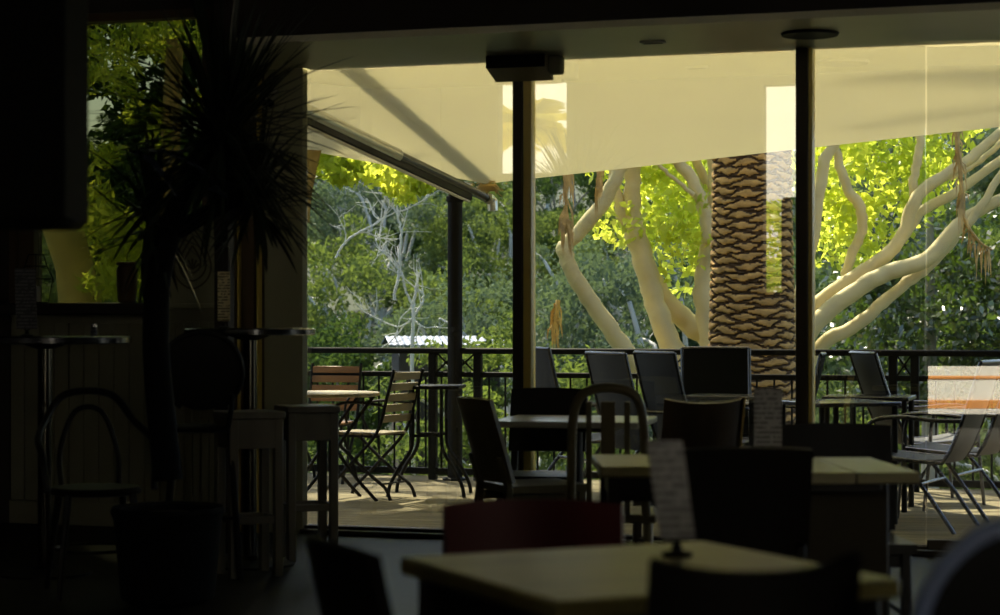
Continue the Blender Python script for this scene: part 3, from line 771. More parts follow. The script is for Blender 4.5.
# ---- wire lantern and pot on the sill
pl = Pv(36, 300, VG-.08); lan = thing('wire_lantern', 'open wire lantern cage on the left window sill', 'lantern', (pl.x, pl.y, z_sill), ROT)
mb = MB(); hexa = [(.0, .085), (.14, .115), (.215, .075), (.285, .05)]
for k in range(6):
    a, b = k*PI/3, (k+1)*PI/3
    for i, (z, r_) in enumerate(hexa):
        mb.tube([(r_*math.cos(a), r_*math.sin(a), z+.004), (r_*math.cos(b), r_*math.sin(b), z+.004)], .003, 5)
        if i < 3:
            z2, r2 = hexa[i+1]; mb.tube([(r_*math.cos(a), r_*math.sin(a), z+.004), (r2*math.cos(a), r2*math.sin(a), z2+.004)], .003, 5)
mb.build('cage', M['dark_metal'], lan)
MB().lathe([(.05, 0), (.05, .006)], 18).build('base', M['dark_metal'], lan)
MB().lathe([(.028, .006), (.028, .1), (.006, .102), (.003, .11)], 18).build('candle', M['white_wall'], lan)
pp = Pv(127, 300, VG-.06); o = thing('clay_pot', 'brown clay pot on the left window sill under the plant', 'pot', (pp.x, pp.y, z_sill))
MB().lathe([(.04, 0), (.052, .01), (.06, .10), (.062, .19), (.055, .21), (.05, .22)], 24).build('body', M['terracotta'], o)
MB().lathe([(.05, .218), (.062, .222), (.062, .238), (.05, .24)], 24).build('rim', M['terracotta'], o)

# ---- dark hanging lamp box, upper left, out of focus
ph = P(24, 205, 5.0)
o = thing('pendant_shade', 'large dark pendant shade hanging blurred in the upper left corner', 'pendant light', (P(14, 0, 5.0).x, 5.0, P(0, 228, 5.0).z), R(0))
sh_h = ZC-o.location.z
MB().box((0, 0, .40), (.315, .315, .80), bev=.02).build('shade', M['pot_black'], o)
MB().tube([(0, 0, .8), (0, 0, sh_h)], .008, 8).build('cord', M['lamp_black'], o)
MB().lathe([(.05, sh_h-.03), (.06, sh_h)], 20).build('ceiling_rose', M['lamp_black'], o)

# ---- big indoor palm-like plant
def strap_leaf(mb, base, az, el, L, w, bend, n=9):
    d = Vector((math.cos(az)*math.cos(el), math.sin(az)*math.cos(el), math.sin(el)))
    side = Vector((-math.sin(az), math.cos(az), 0)); p = Vector(base); pts = []
    for i in range(n):
        t = i/(n-1); ww = w*(math.sin(PI*min(1, .12+t*.88))**.6 if t < 1 else 0)*(1-t*.35)
        nn = side.cross(d).normalized()
        pts.append((p+side*ww/2+nn*ww*.18, p, p-side*ww/2+nn*ww*.18))
        d = (d+Vector((0, 0, -bend/n))).normalized(); p = p+d*(L/(n-1))
    o = len(mb.v)
    for a, b, c in pts: mb.v += [tuple(a), tuple(b), tuple(c)]
    for i in range(n-1):
        for j in range(2): mb.f.append((o+i*3+j, o+i*3+j+1, o+(i+1)*3+j+1, o+(i+1)*3+j))
plb = Vector((P(168, 0, 8.6).x, 8.6, 0))
pl = thing('potted_yucca', 'tall dark yucca with spiky leaf rosettes against the left window', 'potted plant', plb)
MB().lathe([(.15, 0), (.2, .03), (.23, .36), (.245, .40), (.235, .42), (.2, .41), (.19, .38)], 36).build('pot', M['pot_black'], pl)
MB().lathe([(.02, .378), (.195, .384)], 24).build('soil', M['terracotta'], pl)
def loc(px, py, Y): return P(px, py, Y)-plb
stems = [[(168, 480, 8.6), (160, 400, 8.6), (156, 330, 8.6), (162, 260, 8.58), (190, 180, 8.56), (222, 132, 8.55)],
         [(158, 330, 8.6), (150, 280, 8.64), (150, 245, 8.66), (155, 215, 8.66)],
         [(170, 235, 8.58), (205, 215, 8.57), (235, 200, 8.56), (256, 185, 8.55)]]
mb = MB()
for s, r0 in zip(stems, (.055, .035, .035)):
    pts = spline([loc(*q) for q in s], 6); mb.tube(pts, interp([r0*1.15, r0, r0*.8], len(pts)), 10)
mb.build('trunk', M['pot_black'], pl)
for s, n, L, seed, el0 in ((stems[0], 260, .60, 3, -.75), (stems[1], 60, .42, 5, -.9), (stems[2], 110, .36, 9, -.9)):
    rg = random.Random(seed); mb = MB(); b = loc(*s[-1])
    for i in range(n):
        az = rg.uniform(0, 2*PI); el = el0+(1.45-el0)*rg.random()
        strap_leaf(mb, b+Vector((0, 0, rg.uniform(-.12, .06))), az, el, L*rg.uniform(.7, 1.15), .032, rg.uniform(.15, .8))
    mb.build('leaf_rosette', M['leaf_yucca'], pl, smooth=False, fix=False)

for a, b in (([(122, 150), (140, 154), (158, 168), (176, 195)], .030), ([(140, 150), (165, 152), (195, 165), (226, 196)], .022)):
    q = spline([loc(x, y, 8.25) for x, y in reversed(a)], 6); mb = MB(); nq = len(q)
    mb.grid(lambda u_, v_: q[min(nq-1, int(round(u_*(nq-1))))]+Vector((0, (v_-.5)*.05, (v_-.5)*b*math.sin(PI*min(.97, u_+.05))+.004*abs(v_-.5))), nq, 4, thick=.003)
    mb.tube([loc(*stems[0][4][:2], 8.5), q[0]], .006, 6)
    mb.build('arching_leaf', M['leaf_shine'], pl)
# ================================================================== TERRACE FURNITURE
def folding_chair(label, loc, rz, m):
    """slatted folding chair with crossed curved metal legs; faces +y"""
    t = thing('folding_chair', label, 'chair', loc, rz, 'slatted folding chairs on the terrace'); w = .40
    for i in range(5):
        z = .55+i*.072; y = -.20-(z-.45)*.27
        MB().box((0, y, z), (w-.03, .014, .052), bev=.004, rot=Matrix.Rotation(R(14), 4, 'X')).build('back_slat', m, t)
    for i in range(6): MB().box((0, -.17+i*.07, .445), (w-.03, .056, .016), bev=.004).build('seat_slat', m, t)
    for sx in (-1, 1):
        x = sx*(w/2-.008)
        pts = spline([(x, -.325, .885), (x, -.27, .70), (x, -.19, .46), (x, .0, .26), (x, .17, .10), (x, .23, .05), (x, .25, 0)], 5)
        MB().tube(pts, .012, 8).build('leg', M['dark_metal'], t)
        x2 = sx*(w/2-.035)
        pts = spline([(x2, .20, .43), (x2, .05, .30), (x2, -.13, .16), (x2, -.24, .08), (x2, -.28, 0)], 5)
        MB().tube(pts, .012, 8).build('leg', M['dark_metal'], t)
        MB().bar((x2, -.19, .43), (x2, .24, .43), .012, .02).build('seat_rail', M['dark_metal'], t)
        MB().tube(spline([(x, -.25, .64), (x+sx*.02, -.05, .66), (x+sx*.02, .12, .64), (x, .17, .56), (x, .12, .45)], 4), .010, 6).build('armrest', M['dark_metal'], t)
    mb = MB(); mb.tube([(-w/2+.008, -.25, .64), (w/2-.008, -.25, .64)], .007, 6); mb.tube([(-w/2+.035, -.2, .105), (w/2-.035, -.2, .105)], .007, 6)
    mb.build('cross_bar', M['dark_metal'], t); return t
pf = Pz(368, 497, 0); fc = folding_chair('slatted wooden folding chair turned side-on near the sunlit patch of deck', (pf.x, pf.y, 0), R(62), M['slat_pale'])
pf = Pv(326, 480, VR-.42)
fc2 = copy_tree(fc, 'orange-brown slatted folding chair behind the round table, back to the railing', (pf.x, pf.y, 0), R(180-10))
for o in fc2.children:
    if 'slat' in o.name: o.data = o.data.copy(); o.data.materials[0] = M['slat']
for o in fc2.children:
    if 'armrest' in o.name: pass
# round wooden folding table
ct = Vector((-1.16, 13.55, 0)); t = thing('folding_table', 'round pale wooden folding table between the two slatted folding chairs', 'table', ct, R(20))
MB().lathe([(.33, .705), (.345, .71), (.345, .728), (.338, .732)], 44).build('tabletop', M['slat_pale'], t)
for s in (-1, 1):
    MB().tube(spline([(-.26, s*.2, .70), (-.05, s*.2, .42), (.12, s*.2, .18), (.28, s*.2, 0)], 5), .012, 8).build('leg', M['dark_metal'], t)
    MB().tube(spline([(.26, s*.17, .70), (.05, s*.17, .42), (-.12, s*.17, .18), (-.28, s*.17, 0)], 5), .012, 8).build('leg', M['dark_metal'], t)
mb = MB(); mb.tube([(-.05, -.2, .42), (-.05, .2, .42)], .008, 6); mb.tube([(-.26, -.2, .7), (-.26, .2, .7)], .008, 6); mb.tube([(.26, -.2, .7), (.26, .2, .7)], .008, 6); mb.build('cross_bar', M['dark_metal'], t)
# small iron table with flared legs
pi_ = P(430, 480, 14.0); t = thing('side_table', 'small black iron table with flared legs beside the canopy post', 'table', (pi_.x, 13.95, 0), R(-6))
zt = 1.22-(385-320)/F*13.95
MB().box((0, 0, zt-.012), (.46, .42, .024), bev=.006).build('tabletop', M['dark_metal'], t)
for sx in (-1, 1):
    for sy in (-1, 1):
        MB().tube(spline([(sx*.10, sy*.13, zt-.02), (sx*.10, sy*.13, .5), (sx*.11, sy*.14, .33), (sx*.19, sy*.17, .2), (sx*.25, sy*.19, .08), (sx*.265, sy*.195, 0)], 5), .013, 8).build('leg', M['dark_metal'], t)
for sy in (-1, 1): MB().box((0, sy*.13, .42), (.22, .014, .02), bev=.002).build('stretcher', M['dark_metal'], t)

def sling_chair(label, loc, rz, hb=.98, fabric='sling', lean=.30):
    """stacking armchair: tube frame, sling seat and high curved sling back. Faces +y"""
    t = thing('sling_armchair', label, 'chair', loc, rz, 'sling armchairs on the terrace'); w = .50; sh = .42
    def seat(a, b): return ((a-.5)*(w-.05), -.22+b*.46, sh-.03*math.sin(PI*a)*.5-.02*math.sin(PI*b)+.03*b)
    MB().grid(seat, 9, 9, thick=.006).build('seat', M[fabric], t)
    def bk(b):
        z = sh-.02+b*(hb-sh+.02); return -.22-lean*(b**.75)*(hb-sh)*.95+.03*math.sin(PI*b)*0-.0*b, z
    def back(a, b):
        y, z = bk(b); return ((a-.5)*(w-.05), y-.03*math.sin(PI*a), z)
    MB().grid(back, 9, 12, thick=.006).build('backrest', M[fabric], t)
    for sx in (-1, 1):
        x = sx*(w/2-.012)
        pts = [(x, .24, sh+.01)]+[(x, -.05, sh-.012)]+[(x, bk(i/8)[0], bk(i/8)[1]) for i in range(9)]
        MB().tube(pts, .0125, 8).build('side_rail', M['steel'], t)
        x2 = sx*(w/2+.012)
        pts = spline([(x2, .27, 0), (x2, .235, .35), (x2, .215, .58), (x2, .15, .645), (x2, .0, .66), (x2, -.18, .645), (x, bk(.42)[0]-.005, bk(.42)[1])], 6)
        MB().tube(pts, .0125, 8).build('armrest', M['steel'], t)
        MB().tube([(x, .0, sh-.02), (x2, -.16, .2), (x2, -.30, 0)], .0125, 8).build('leg', M['steel'], t)
    mb = MB(); y, z = bk(1); mb.tube([(-w/2+.012, y, z), (0, y-.03, z+.002), (w/2-.012, y, z)], .011, 8); mb.build('top_bar', M['steel'], t)
    mb = MB(); mb.tube([(-w/2, .22, sh-.02), (w/2, .22, sh-.02)], .010, 8); mb.tube([(-w/2-.005, -.10, .28), (w/2+.005, -.10, .28)], .010, 8); mb.build('cross_bar', M['steel'], t)
    return t
def sc_at(label, px, Y, rz, hb, fabric='sling', lean=.30): return sling_chair(label, (P(px, 0, Y).x, Y, 0), R(rz), hb, fabric, lean)
sc_at('sling armchair with shiny frame and pale striped back, seen from behind near the right edge', 916, 11.75, 62, .98, 'sling_pale', .42)
sc_at('sling armchair beyond the pale-backed one at the far right edge', 953, 12.4, 60, .98, 'sling_pale', .42)
sc_at('bluish sling armchair with a curved back at the railing right of the dark window post', 930, 13.4, -80, 1.0, 'sling', .46)
sc_at('bluish sling armchair tilted beside the straight black one, right of its twin', 709, 13.0, -62, 1.01, 'sling', .36)
sc_at('bluish sling armchair left of its twin, behind the splat-back chair', 662, 12.8, -62, 1.01, 'sling', .36)
sc_at('black sling armchair facing the railing in front of the palm trunk', 719, 13.9, 178, 1.02, 'sling_black', .2)
sc_at('dark sling armchair half hidden behind the dark window post', 764, 13.6, 80, .99, 'sling_black', .3)
sc_at('bluish sling armchair with sun flecks on its back beside the gold post', 588, 13.6, -66, 1.03, 'sling', .32)
def terrace_table(label, loc, rz, w, d, zt=.73):
    t = thing('terrace_table', label, 'table', loc, rz, 'glass-topped terrace tables')
    MB().box((0, 0, zt-.006), (w-.03, d-.03, .012), bev=.002).build('tabletop', M['bar_black'], t)
    mb = MB()
    for s in (-1, 1):
        mb.box((0, s*(d/2-.012), zt-.012), (w, .024, .026), bev=.005); mb.box((s*(w/2-.012), 0, zt-.012), (.024, d-.048, .026), bev=.005)
    mb.build('rim', M['steel'], t)
    for sx in (-1, 1):
        for sy in (-1, 1): MB().tube([(sx*(w/2-.03), sy*(d/2-.03), zt-.02), (sx*(w/2-.03), sy*(d/2-.03), 0)], .018, 10).build('leg', M['dark_metal'], t)
    return t
terrace_table('dark metal-rimmed terrace table right of the dark window post', (P(838, 0, 12.1).x, 12.1, 0), R(20), .55, .55)
terrace_table('metal-rimmed terrace table nearest the bluish chair at the right railing', (P(868, 0, 13.0).x, 12.95, 0), R(-18), .55, .45)
terrace_table('metal-rimmed terrace table below the palm trunk', (P(722, 0, 13.2).x, 13.05, 0), R(-15), .46, .4)

# ================================================================== TREES
def ground(x, y):
    """terrain height beyond the deck: drops, then climbs the far hillside"""
    y = max(y, 15.0)
    if y < 30: z = -1.2-(y-15)*.16
    else: z = -3.6+max(0, y-34)*.20
    return z+.35*math.sin(x*.35+1)*math.cos(y*.23)+.1*math.sin(x*1.3)
mb = MB(); mb.grid(lambda a, b: (-45+90*a, 14.9+85*b, ground(-45+90*a, 14.9+85*b)), 60, 60)
struct(mb.build('terrain_hillside', M['grass']))
mb = MB(); mb.grid(lambda a, b: (-30+60*a, -14+12*b, -.3), 3, 3)

def limb(mb, pts, rads, n=5, wob=.012, seg=12):
    q = spline(pts, n); r_ = interp(rads, len(q))
    r_ = [x*(1+random.uniform(-.05, .05)) for x in r_]
    q = [p+Vector((random.uniform(-wob, wob), random.uniform(-wob, wob), 0)) for p in q]
    mb.tube(q, r_, seg)
def pxr(wpx, Y): return wpx/2/F*Y
# --- the pale fig behind the palm
YF = 19.6
fig = thing('fig_tree', 'pale many-stemmed fig tree spreading left of the palm trunk with glowing yellow-green leaves', 'tree', (P(705, 0, YF).x, YF, ground(2, YF)))
def fl(px, py, Y=YF): return P(px, py, Y)-Vector(fig.location)
base = Vector((0, 0, -.1))
limbsL = [
    ([(690, 430), (655, 390), (625, 350), (600, 315), (580, 285), (566, 256), (566, 245), (580, 232), (600, 207), (617, 175), (626, 150), (640, 90)], [20, 20, 19, 18, 17, 16, 15, 15, 15, 14, 13, 11], 19.4),
    ([(700, 430), (688, 385), (671, 345), (657, 310), (648, 275), (637, 240), (632, 215), (633, 190), (633, 165), (636, 120), (650, 60)], [26, 24, 23, 22, 22, 22, 19, 17, 16, 14, 12], 19.7),
    ([(634, 236), (622, 215), (616, 190), (613, 165), (606, 120)], [15, 12, 11, 10, 8], 19.7),
    ([(715, 420), (712, 345), (690, 325), (668, 303), (655, 283), (640, 255)], [24, 23, 22, 20, 18, 14], 19.9),
    ([(712, 420), (712, 345), (704, 300), (705, 265), (712, 230), (716, 190), (716, 150), (722, 80)], [26, 24, 20, 18, 19, 17, 15, 12], 19.6),
    ([(710, 240), (704, 210), (692, 180), (675, 158), (650, 120)], [16, 14, 13, 12, 9], 19.5),
    ([(708, 225), (712, 195), (698, 165), (690, 145)], [11, 10, 9, 8], 19.8),
    ([(695, 195), (675, 180), (660, 165), (655, 150)], [5, 4, 4, 3], 19.3)]
mb = MB()
for pts, wd, Y in limbsL[:1]: limb(mb, [fl(a, b, Y) for a, b in pts], [pxr(x, Y) for x in wd])
tr = mb.build('trunk', M['bark_pale'], fig, sharp=80)
for pts, wd, Y in limbsL[1:]:
    mb = MB(); limb(mb, [fl(a, b, Y) for a, b in pts], [pxr(x, Y) for x in wd]); mb.build('branch', M['bark_pale'], fig, sharp=80)
mb = MB(); mb.tube([base, base+Vector((0, 0, .6)), fl(705, 430)], [.42, .34, .25], 14); mb.build('root_flare', M['bark_pale'], fig)
def blobs(lst, tree, Y, per, rad, name, m, L, W, droop=.5, seed=1):
    rg = np.random.default_rng(seed); cs = []
    for (x0, x1, y0, y1, n) in lst:
        for _ in range(n):
            p = P(rg.uniform(x0, x1), rg.uniform(y0, y1), Y+rg.uniform(-.9, .9))-Vector(tree.location); cs.append(tuple(p))
    pts = clump_points(cs, rad, per, rg)
    return meshobj(name, leaf_mesh(name, pts, L, W, droop, rg), m, tree)
blobs([(598, 720, 60, 175, 34), (640, 715, 150, 230, 16), (690, 715, 180, 265, 8), (612, 650, 205, 235, 4), (665, 690, 225, 268, 4), (655, 700, 265, 315, 1)], fig, 20.4, 60, .28, 'foliage', M['leaf_fig'], .115, .065, seed=4)
blobs([(60, 640, -160, 30, 40), (640, 800, -160, 60, 16)], fig, 20.6, 90, .42, 'foliage', M['leaf_fig'], .15, .09, seed=44)  # second set: unseen high foliage added to shade the deck
# --- second fig right of the palm
fig2 = thing('fig_tree', 'pale fig tree whose limbs fan out right of the dark window post', 'tree', (P(775, 0, 19.8).x, 19.8, ground(2.7, 19.8)))
def fr(px, py, Y): return P(px, py, Y)-Vector(fig2.location)
limbsR = [
    ([(770, 430), (790, 365), (816, 323), (859, 288), (890, 272), (925, 260), (956, 229), (972, 215), (1000, 200), (1050, 180)], [22, 20, 18, 17, 17, 16, 16, 14, 12, 10], 19.4),
    ([(785, 400), (823, 344), (851, 329), (878, 307), (902, 286), (929, 266), (956, 237)], [16, 15, 14, 13, 12, 12, 10], 19.6),
    ([(770, 400), (795, 340), (816, 305), (847, 282), (886, 255), (902, 235), (917, 196), (948, 173), (972, 157), (1000, 133), (1050, 100)], [18, 16, 15, 15, 14, 13, 13, 12, 11, 10, 8], 19.9),
    ([(800, 345), (816, 317), (846, 296), (878, 266), (902, 239), (921, 212), (956, 192), (1000, 161), (1060, 120)], [12, 12, 12, 12, 11, 11, 10, 9, 7], 20.2),
    ([(916, 205), (914, 180), (919, 152), (920, 128), (918, 80)], [10, 9, 9, 8, 7], 20.0),
    ([(845, 278), (851, 255), (861, 232), (860, 208), (847, 188), (838, 160), (833, 130), (826, 80)], [10, 10, 10, 11, 10, 9, 8, 7], 20.1),
    ([(968, 225), (982, 205), (1003, 172), (1030, 140)], [9, 8, 8, 6], 19.3),
    ([(780, 380), (812, 240), (818, 200), (824, 160), (836, 140), (845, 80)], [14, 13, 13, 12, 10, 8], 19.7),
    ([(948, 178), (975, 165), (1003, 140), (1010, 120)], [7, 6, 6, 5], 20.3)]
mb = MB(); limb(mb, [fr(a, b, 19.4) for a, b in limbsR[0][0]], [pxr(x, 19.4) for x in limbsR[0][1]]); mb.build('trunk', M['bark_pale'], fig2, sharp=80)
for pts, wd, Y in limbsR[1:]:
    mb = MB(); limb(mb, [fr(a, b, Y) for a, b in pts], [pxr(x, Y) for x in wd]); mb.build('branch', M['bark_pale'], fig2, sharp=80)
mb = MB(); mb.tube([base, base+Vector((0, 0, .6)), fr(772, 425, 19.6)], [.42, .34, .22], 14); mb.build('root_flare', M['bark_pale'], fig2)
blobs([(800, 890, -160, 50, 14), (1010, 1250, -160, 50, 18)], fig2, 20.9, 90, .42, 'foliage', M['leaf_fig'], .15, .09, seed=45)  # more leaves added out of view as shade over the terrace
blobs([(818, 950, 60, 160, 34), (820, 935, 150, 215, 26), (818, 890, 205, 268, 14), (950, 1050, 60, 140, 14), (1000, 1100, 100, 200, 4)], fig2, 21.2, 62, .30, 'foliage', M['leaf_fig'], .115, .065, seed=6)
# --- the palm trunk
YP = 17.6
pc = P(752, 0, YP); gz = ground(pc.x, YP)-.2
palm = thing('palm_tree', 'thick palm trunk with scaly orange-brown bark beyond the railing', 'tree', (pc.x, YP, gz))
mb = MB(); n = 200; rows = 640; ztop = 4.6; rr = .088
def prad(z):                       # visible width: 88 px low, 74 px high
    return .372+.045*math.exp(-max(0, z-.0)*.9) - .028*min(1, max(0, (z-.6)/1.6))
LIP = []
for i in range(rows):
    zl = (ztop-gz)*i/(rows-1); zw = zl+gz
    for j in range(n):
        a = 2*PI*j/n
        xx = a/(2*PI)*5+.10*math.sin(zl*9+a*2)+.05*math.sin(zl*31+a*4)
        yy = zl/rr+.16*math.sin(a*3+zl*2)+.10*math.sin(a*8-zl*4)+.05*math.sin(a*21+zl*17)
        # flattened diamond scars left by the old leaf bases, fibre packed between them
        p1, p2 = xx+yy, xx-yy
        e = min(abs(p1-round(p1)), abs(p2-round(p2)))*2
        nse = .03*math.sin(a*37+zl*53)+.03*math.sin(a*17-zl*91)
        lip = min(1, max(0, (e+nse)*2.2))**.5
        LIP.append(e+nse)
        mb.v.append(((prad(zw)+.04*lip-.035)*math.cos(a), (prad(zw)+.04*lip-.035)*math.sin(a), zl))
for i in range(rows-1):
    for j in range(n): mb.f.append((i*n+j, i*n+(j+1) % n, (i+1)*n+(j+1) % n, (i+1)*n+j))
mb.f.append(tuple((rows-1)*n+j for j in range(n)))
pt_ = mb.build('trunk', M['bark_palm'], palm, sharp=50, fix=False)
pt_.data.materials.append(M['palm_fibre'])                # dark fibre packed between the old leaf bases
pt_.data.polygons.foreach_set('material_index', [1 if len(f) == 4 and sum(LIP[q] for q in f)/4 < .27 else 0 for f in mb.f])
# palm crown above the frame
def frond(mb, base, az, el, L, bend, seed):
    rg = random.Random(seed); d = Vector((math.cos(az)*math.cos(el), math.sin(az)*math.cos(el), math.sin(el))); p = Vector(base); n = 16; pts = []
    for i in range(n):
        pts.append(p.copy()); d = (d+Vector((0, 0, -bend/n))).normalized(); p += d*L/n
    mb.tube(pts, [.03*(1-.8*i/n) for i in range(n)], 5)
    side = Vector((-math.sin(az), math.cos(az), 0))
    for i in range(2, n-1):
        for kk in range(3):
            for s in (-1, 1):
                q = pts[i].lerp(pts[i+1], kk/3); l = .5*math.sin(PI*(i/n)**.8)+.1
                t = (side*s+ (pts[i+1]-pts[i]).normalized()*.6+Vector((0, 0, -.35+rg.uniform(-.1, .1)))).normalized()
                w_ = Vector((0, 0, .016)); e = q+t*l
                o = len(mb.v); mb.v += [tuple(q-w_), tuple(q+w_), tuple(e+w_*.3), tuple(e-w_*.3)]; mb.f.append((o, o+1, o+2, o+3))
MB().tube([(0, 0, ztop-gz-.02), (.05, 0, 8-gz), (0, 0, 11.5-gz)], [.36, .33, .33], 32).build('upper_trunk', M['bark_palm'], palm)
mb = MB()
for i in range(26): frond(mb, (0, 0, 11.5-gz), i*2.4, R(75-2.7*i), 2.9, 1.2, i)
mb.build('crown', M['leaf_deep'], palm, smooth=False, fix=False)
# --- hanging dry fronds
def dry_frond(label, pts, Y, wpx, n=60, seed=2):
    rg = random.Random(seed); q = spline([P(a, b, Y) for a, b in pts], 8); mb = MB()
    mb.tube(q, interp([.025, .018, .01], len(q)), 6)
    for i in range(n):
        k = rg.randrange(len(q)-2); p = q[k]; l = rg.uniform(.12, .38); s = rg.uniform(-1, 1)*wpx/F*Y*.5
        e = p+Vector((s, rg.uniform(-.1, .1), -l)); m_ = (p+e)/2+Vector((s*.3, 0, .03)); w_ = Vector((.008, .004, 0))
        o = len(mb.v); mb.v += [tuple(p-w_), tuple(p+w_), tuple(m_+w_*1.4), tuple(m_-w_*1.4), tuple(e)]; mb.f += [(o, o+1, o+2, o+3), (o+3, o+2, o+4)]
    return tag(mb.build('dry_palm_frond', M['frond_dry'], smooth=False, fix=False), label, 'palm frond')
dry_frond('orange dry palm frond hanging just right of the gold post', [(572, 60), (569, 120), (567, 165), (566, 205), (566, 225)], 18.2, 15, 90, 2)
dry_frond('short dry frond hanging left of the fig stems, right of the longer one', [(604, 80), (602, 130), (600, 165), (597, 190)], 18.6, 8, 30, 3)
dry_frond('brown dry frond dangling through the fig limbs at the right', [(950, 60), (955, 120), (961, 180), (963, 215), (978, 240), (992, 250)], 18.4, 14, 50, 5)
dry_frond('small tangle of orange dry frond low between the gold post and the fig', [(558, 300), (556, 318), (550, 330)], 21, 16, 26, 8)

# --- forest: kinds of tree, each with its own crown and trunk
def make_tree(name, label, crown, leaf, L, W, trunk_h, bark, seed, n_cl, per, cl_r, droop=.3, group=None, branches=7):
    rg = np.random.default_rng(seed); rr = random.Random(seed)
    t = thing(name, label, 'tree', group=group); rx, ry, rz = crown
    cc = crown_centers(rx, ry, rz, n_cl, rg)+np.array([0, 0, trunk_h+rz*.55])
    me = leaf_mesh(name+'_crown', clump_points(cc, cl_r, per, rg, .7), L, W, droop, rg)
    mb = MB(); top = Vector((0, 0, trunk_h+rz*.7)); k = rr.uniform(-.3, .3)
    limb(mb, [(0, 0, -.3), (k*.5, 0, trunk_h*.5), (k, .1, trunk_h), top], [.13, .10, .085, .03], 6, .02, 8)
    for i in range(branches):
        c = Vector(cc[rr.randrange(len(cc))]); s = Vector((k*.8, .05, trunk_h*rr.uniform(.55, 1.05)))
        m_ = s.lerp(c, .5)+Vector((rr.uniform(-.4, .4), rr.uniform(-.4, .4), rr.uniform(-.1, .5)))
        limb(mb, [s, s.lerp(m_, .5)+Vector((rr.uniform(-.15, .15), 0, rr.uniform(-.15, .15))), m_, m_.lerp(c, .6)+Vector((rr.uniform(-.2, .2), 0, rr.uniform(-.1, .2))), c], [.06, .05, .04, .03, .012], 4, .02, 6)
    mb.build('trunk', bark, t, sharp=80)
    meshobj('crown', me, leaf, t); return t
KIND = [
    make_tree('gum_tree', '', (2.3, 2.3, 2.0), M['leaf_mid'], .12, .05, 1.8, M['bark_white'], 21, 110, 150, .40, branches=14),
    make_tree('gum_tree', '', (2.6, 2.4, 1.8), M['leaf_blue'], .12, .05, 2.0, M['bark_white'], 22, 90, 150, .44, branches=22),
    make_tree('bush_tree', '', (2.2, 2.2, 2.2), M['leaf_deep'], .11, .06, 1.3, M['bark_grey'], 23, 120, 150, .40),
    make_tree('gum_tree', '', (1.9, 1.9, 1.5), M['leaf_mid'], .09, .04, 1.0, M['bark_white'], 24, 80, 160, .34, branches=12),
]
desc = ['mid-green gum tree', 'bluish pale-limbed gum tree', 'deep green bushy tree', 'small yellowish gum tree']
rg = random.Random(5); spots = []
rows_ = [(25, 7, 3), (29, 7, 3), (34, 7, None), (41, 9, None), (50, 9, None), (61, 10, None), (74, 10, None)]
for ri, (Y, n, kind) in enumerate(rows_):
    half = Y*.27+1.5
    for i in range(n):
        x = -half+2*half*(i+.5)/n+rg.uniform(-.5, .5); y = Y+rg.uniform(-1.5, 1.5)
        k = kind if kind is not None and rg.random() < .7 else rg.choice([0, 1, 2, 0, 1])
        spots.append((x, y, k, .5 if Y < 27 else rg.uniform(.85, 1.25), Y))
used = {}
place_word = ['at the slope foot', 'low down', 'a third up', 'halfway up', 'high up', 'near the hilltop', 'at the hilltop']
for (x, y, k, s, Y) in spots:
    ri = [r_[0] for r_ in rows_].index(Y)
    o = KIND[k] if k not in used else copy_tree(KIND[k])
    used[k] = 1
    o.location = (x, y, ground(x, y)-.1); o.rotation_euler = (0, 0, rg.uniform(0, 6.28)); o.scale = (s, s, s*rg.uniform(.9, 1.15))
    px = CX+F*x/y
    o['_px'] = px; o['_k'] = k; o['_r'] = ri
# label each hillside tree by its kind, row and what it stands behind
land = [(-9999, 60, 'beyond the left edge of the left window'), (60, 215, 'seen through the left window'), (215, 308, 'behind the olive pier'), (308, 385, 'above the round folding table'), (385, 448, 'above the folding chair'), (448, 520, 'between canopy post and gold post'),
        (520, 600, 'right of the gold post'), (600, 705, 'behind the left fig stems'), (705, 800, 'behind the palm trunk'), (800, 880, 'just right of the dark window post'), (880, 960, 'behind the right fig limbs'), (960, 99999, 'at the right edge of the view')]
seen = {}
trees = [o for o in bpy.data.objects if '_k' in o.keys()]
for o in sorted(trees, key=lambda q: q['_px']):
    w_ = next(t for a, b, t in land if a <= o['_px'] < b)
    base_l = desc[o['_k']]+' '+place_word[o['_r']]+', '+w_
    o['label'] = base_l; o['group'] = 'hillside trees'
    seen.setdefault(base_l, []).append(o)
for l, os_ in seen.items():
    if len(os_) > 1:
        for i, o in enumerate(os_): o['label'] = ['left ', 'right '][i != 0]+l
for o in trees:
    for kk in ('_px', '_k', '_r'): del o[kk]
# --- glossy dark tree on the right
gt = thing('magnolia_tree', 'dark glossy-leaved tree behind the fig limbs at the right', 'tree', (P(930, 0, 24).x, 24, ground(5, 24)))
MB().tube([(0, 0, -.2), (0, 0, 2.5), (0, 0, 5)], [.14, .1, .04], 10).build('trunk', M['bark_grey'], gt)
blobs([(830, 1060, 215, 400, 110)], gt, 24, 90, .38, 'foliage', M['leaf_gloss'], .12, .06, .4, 15)
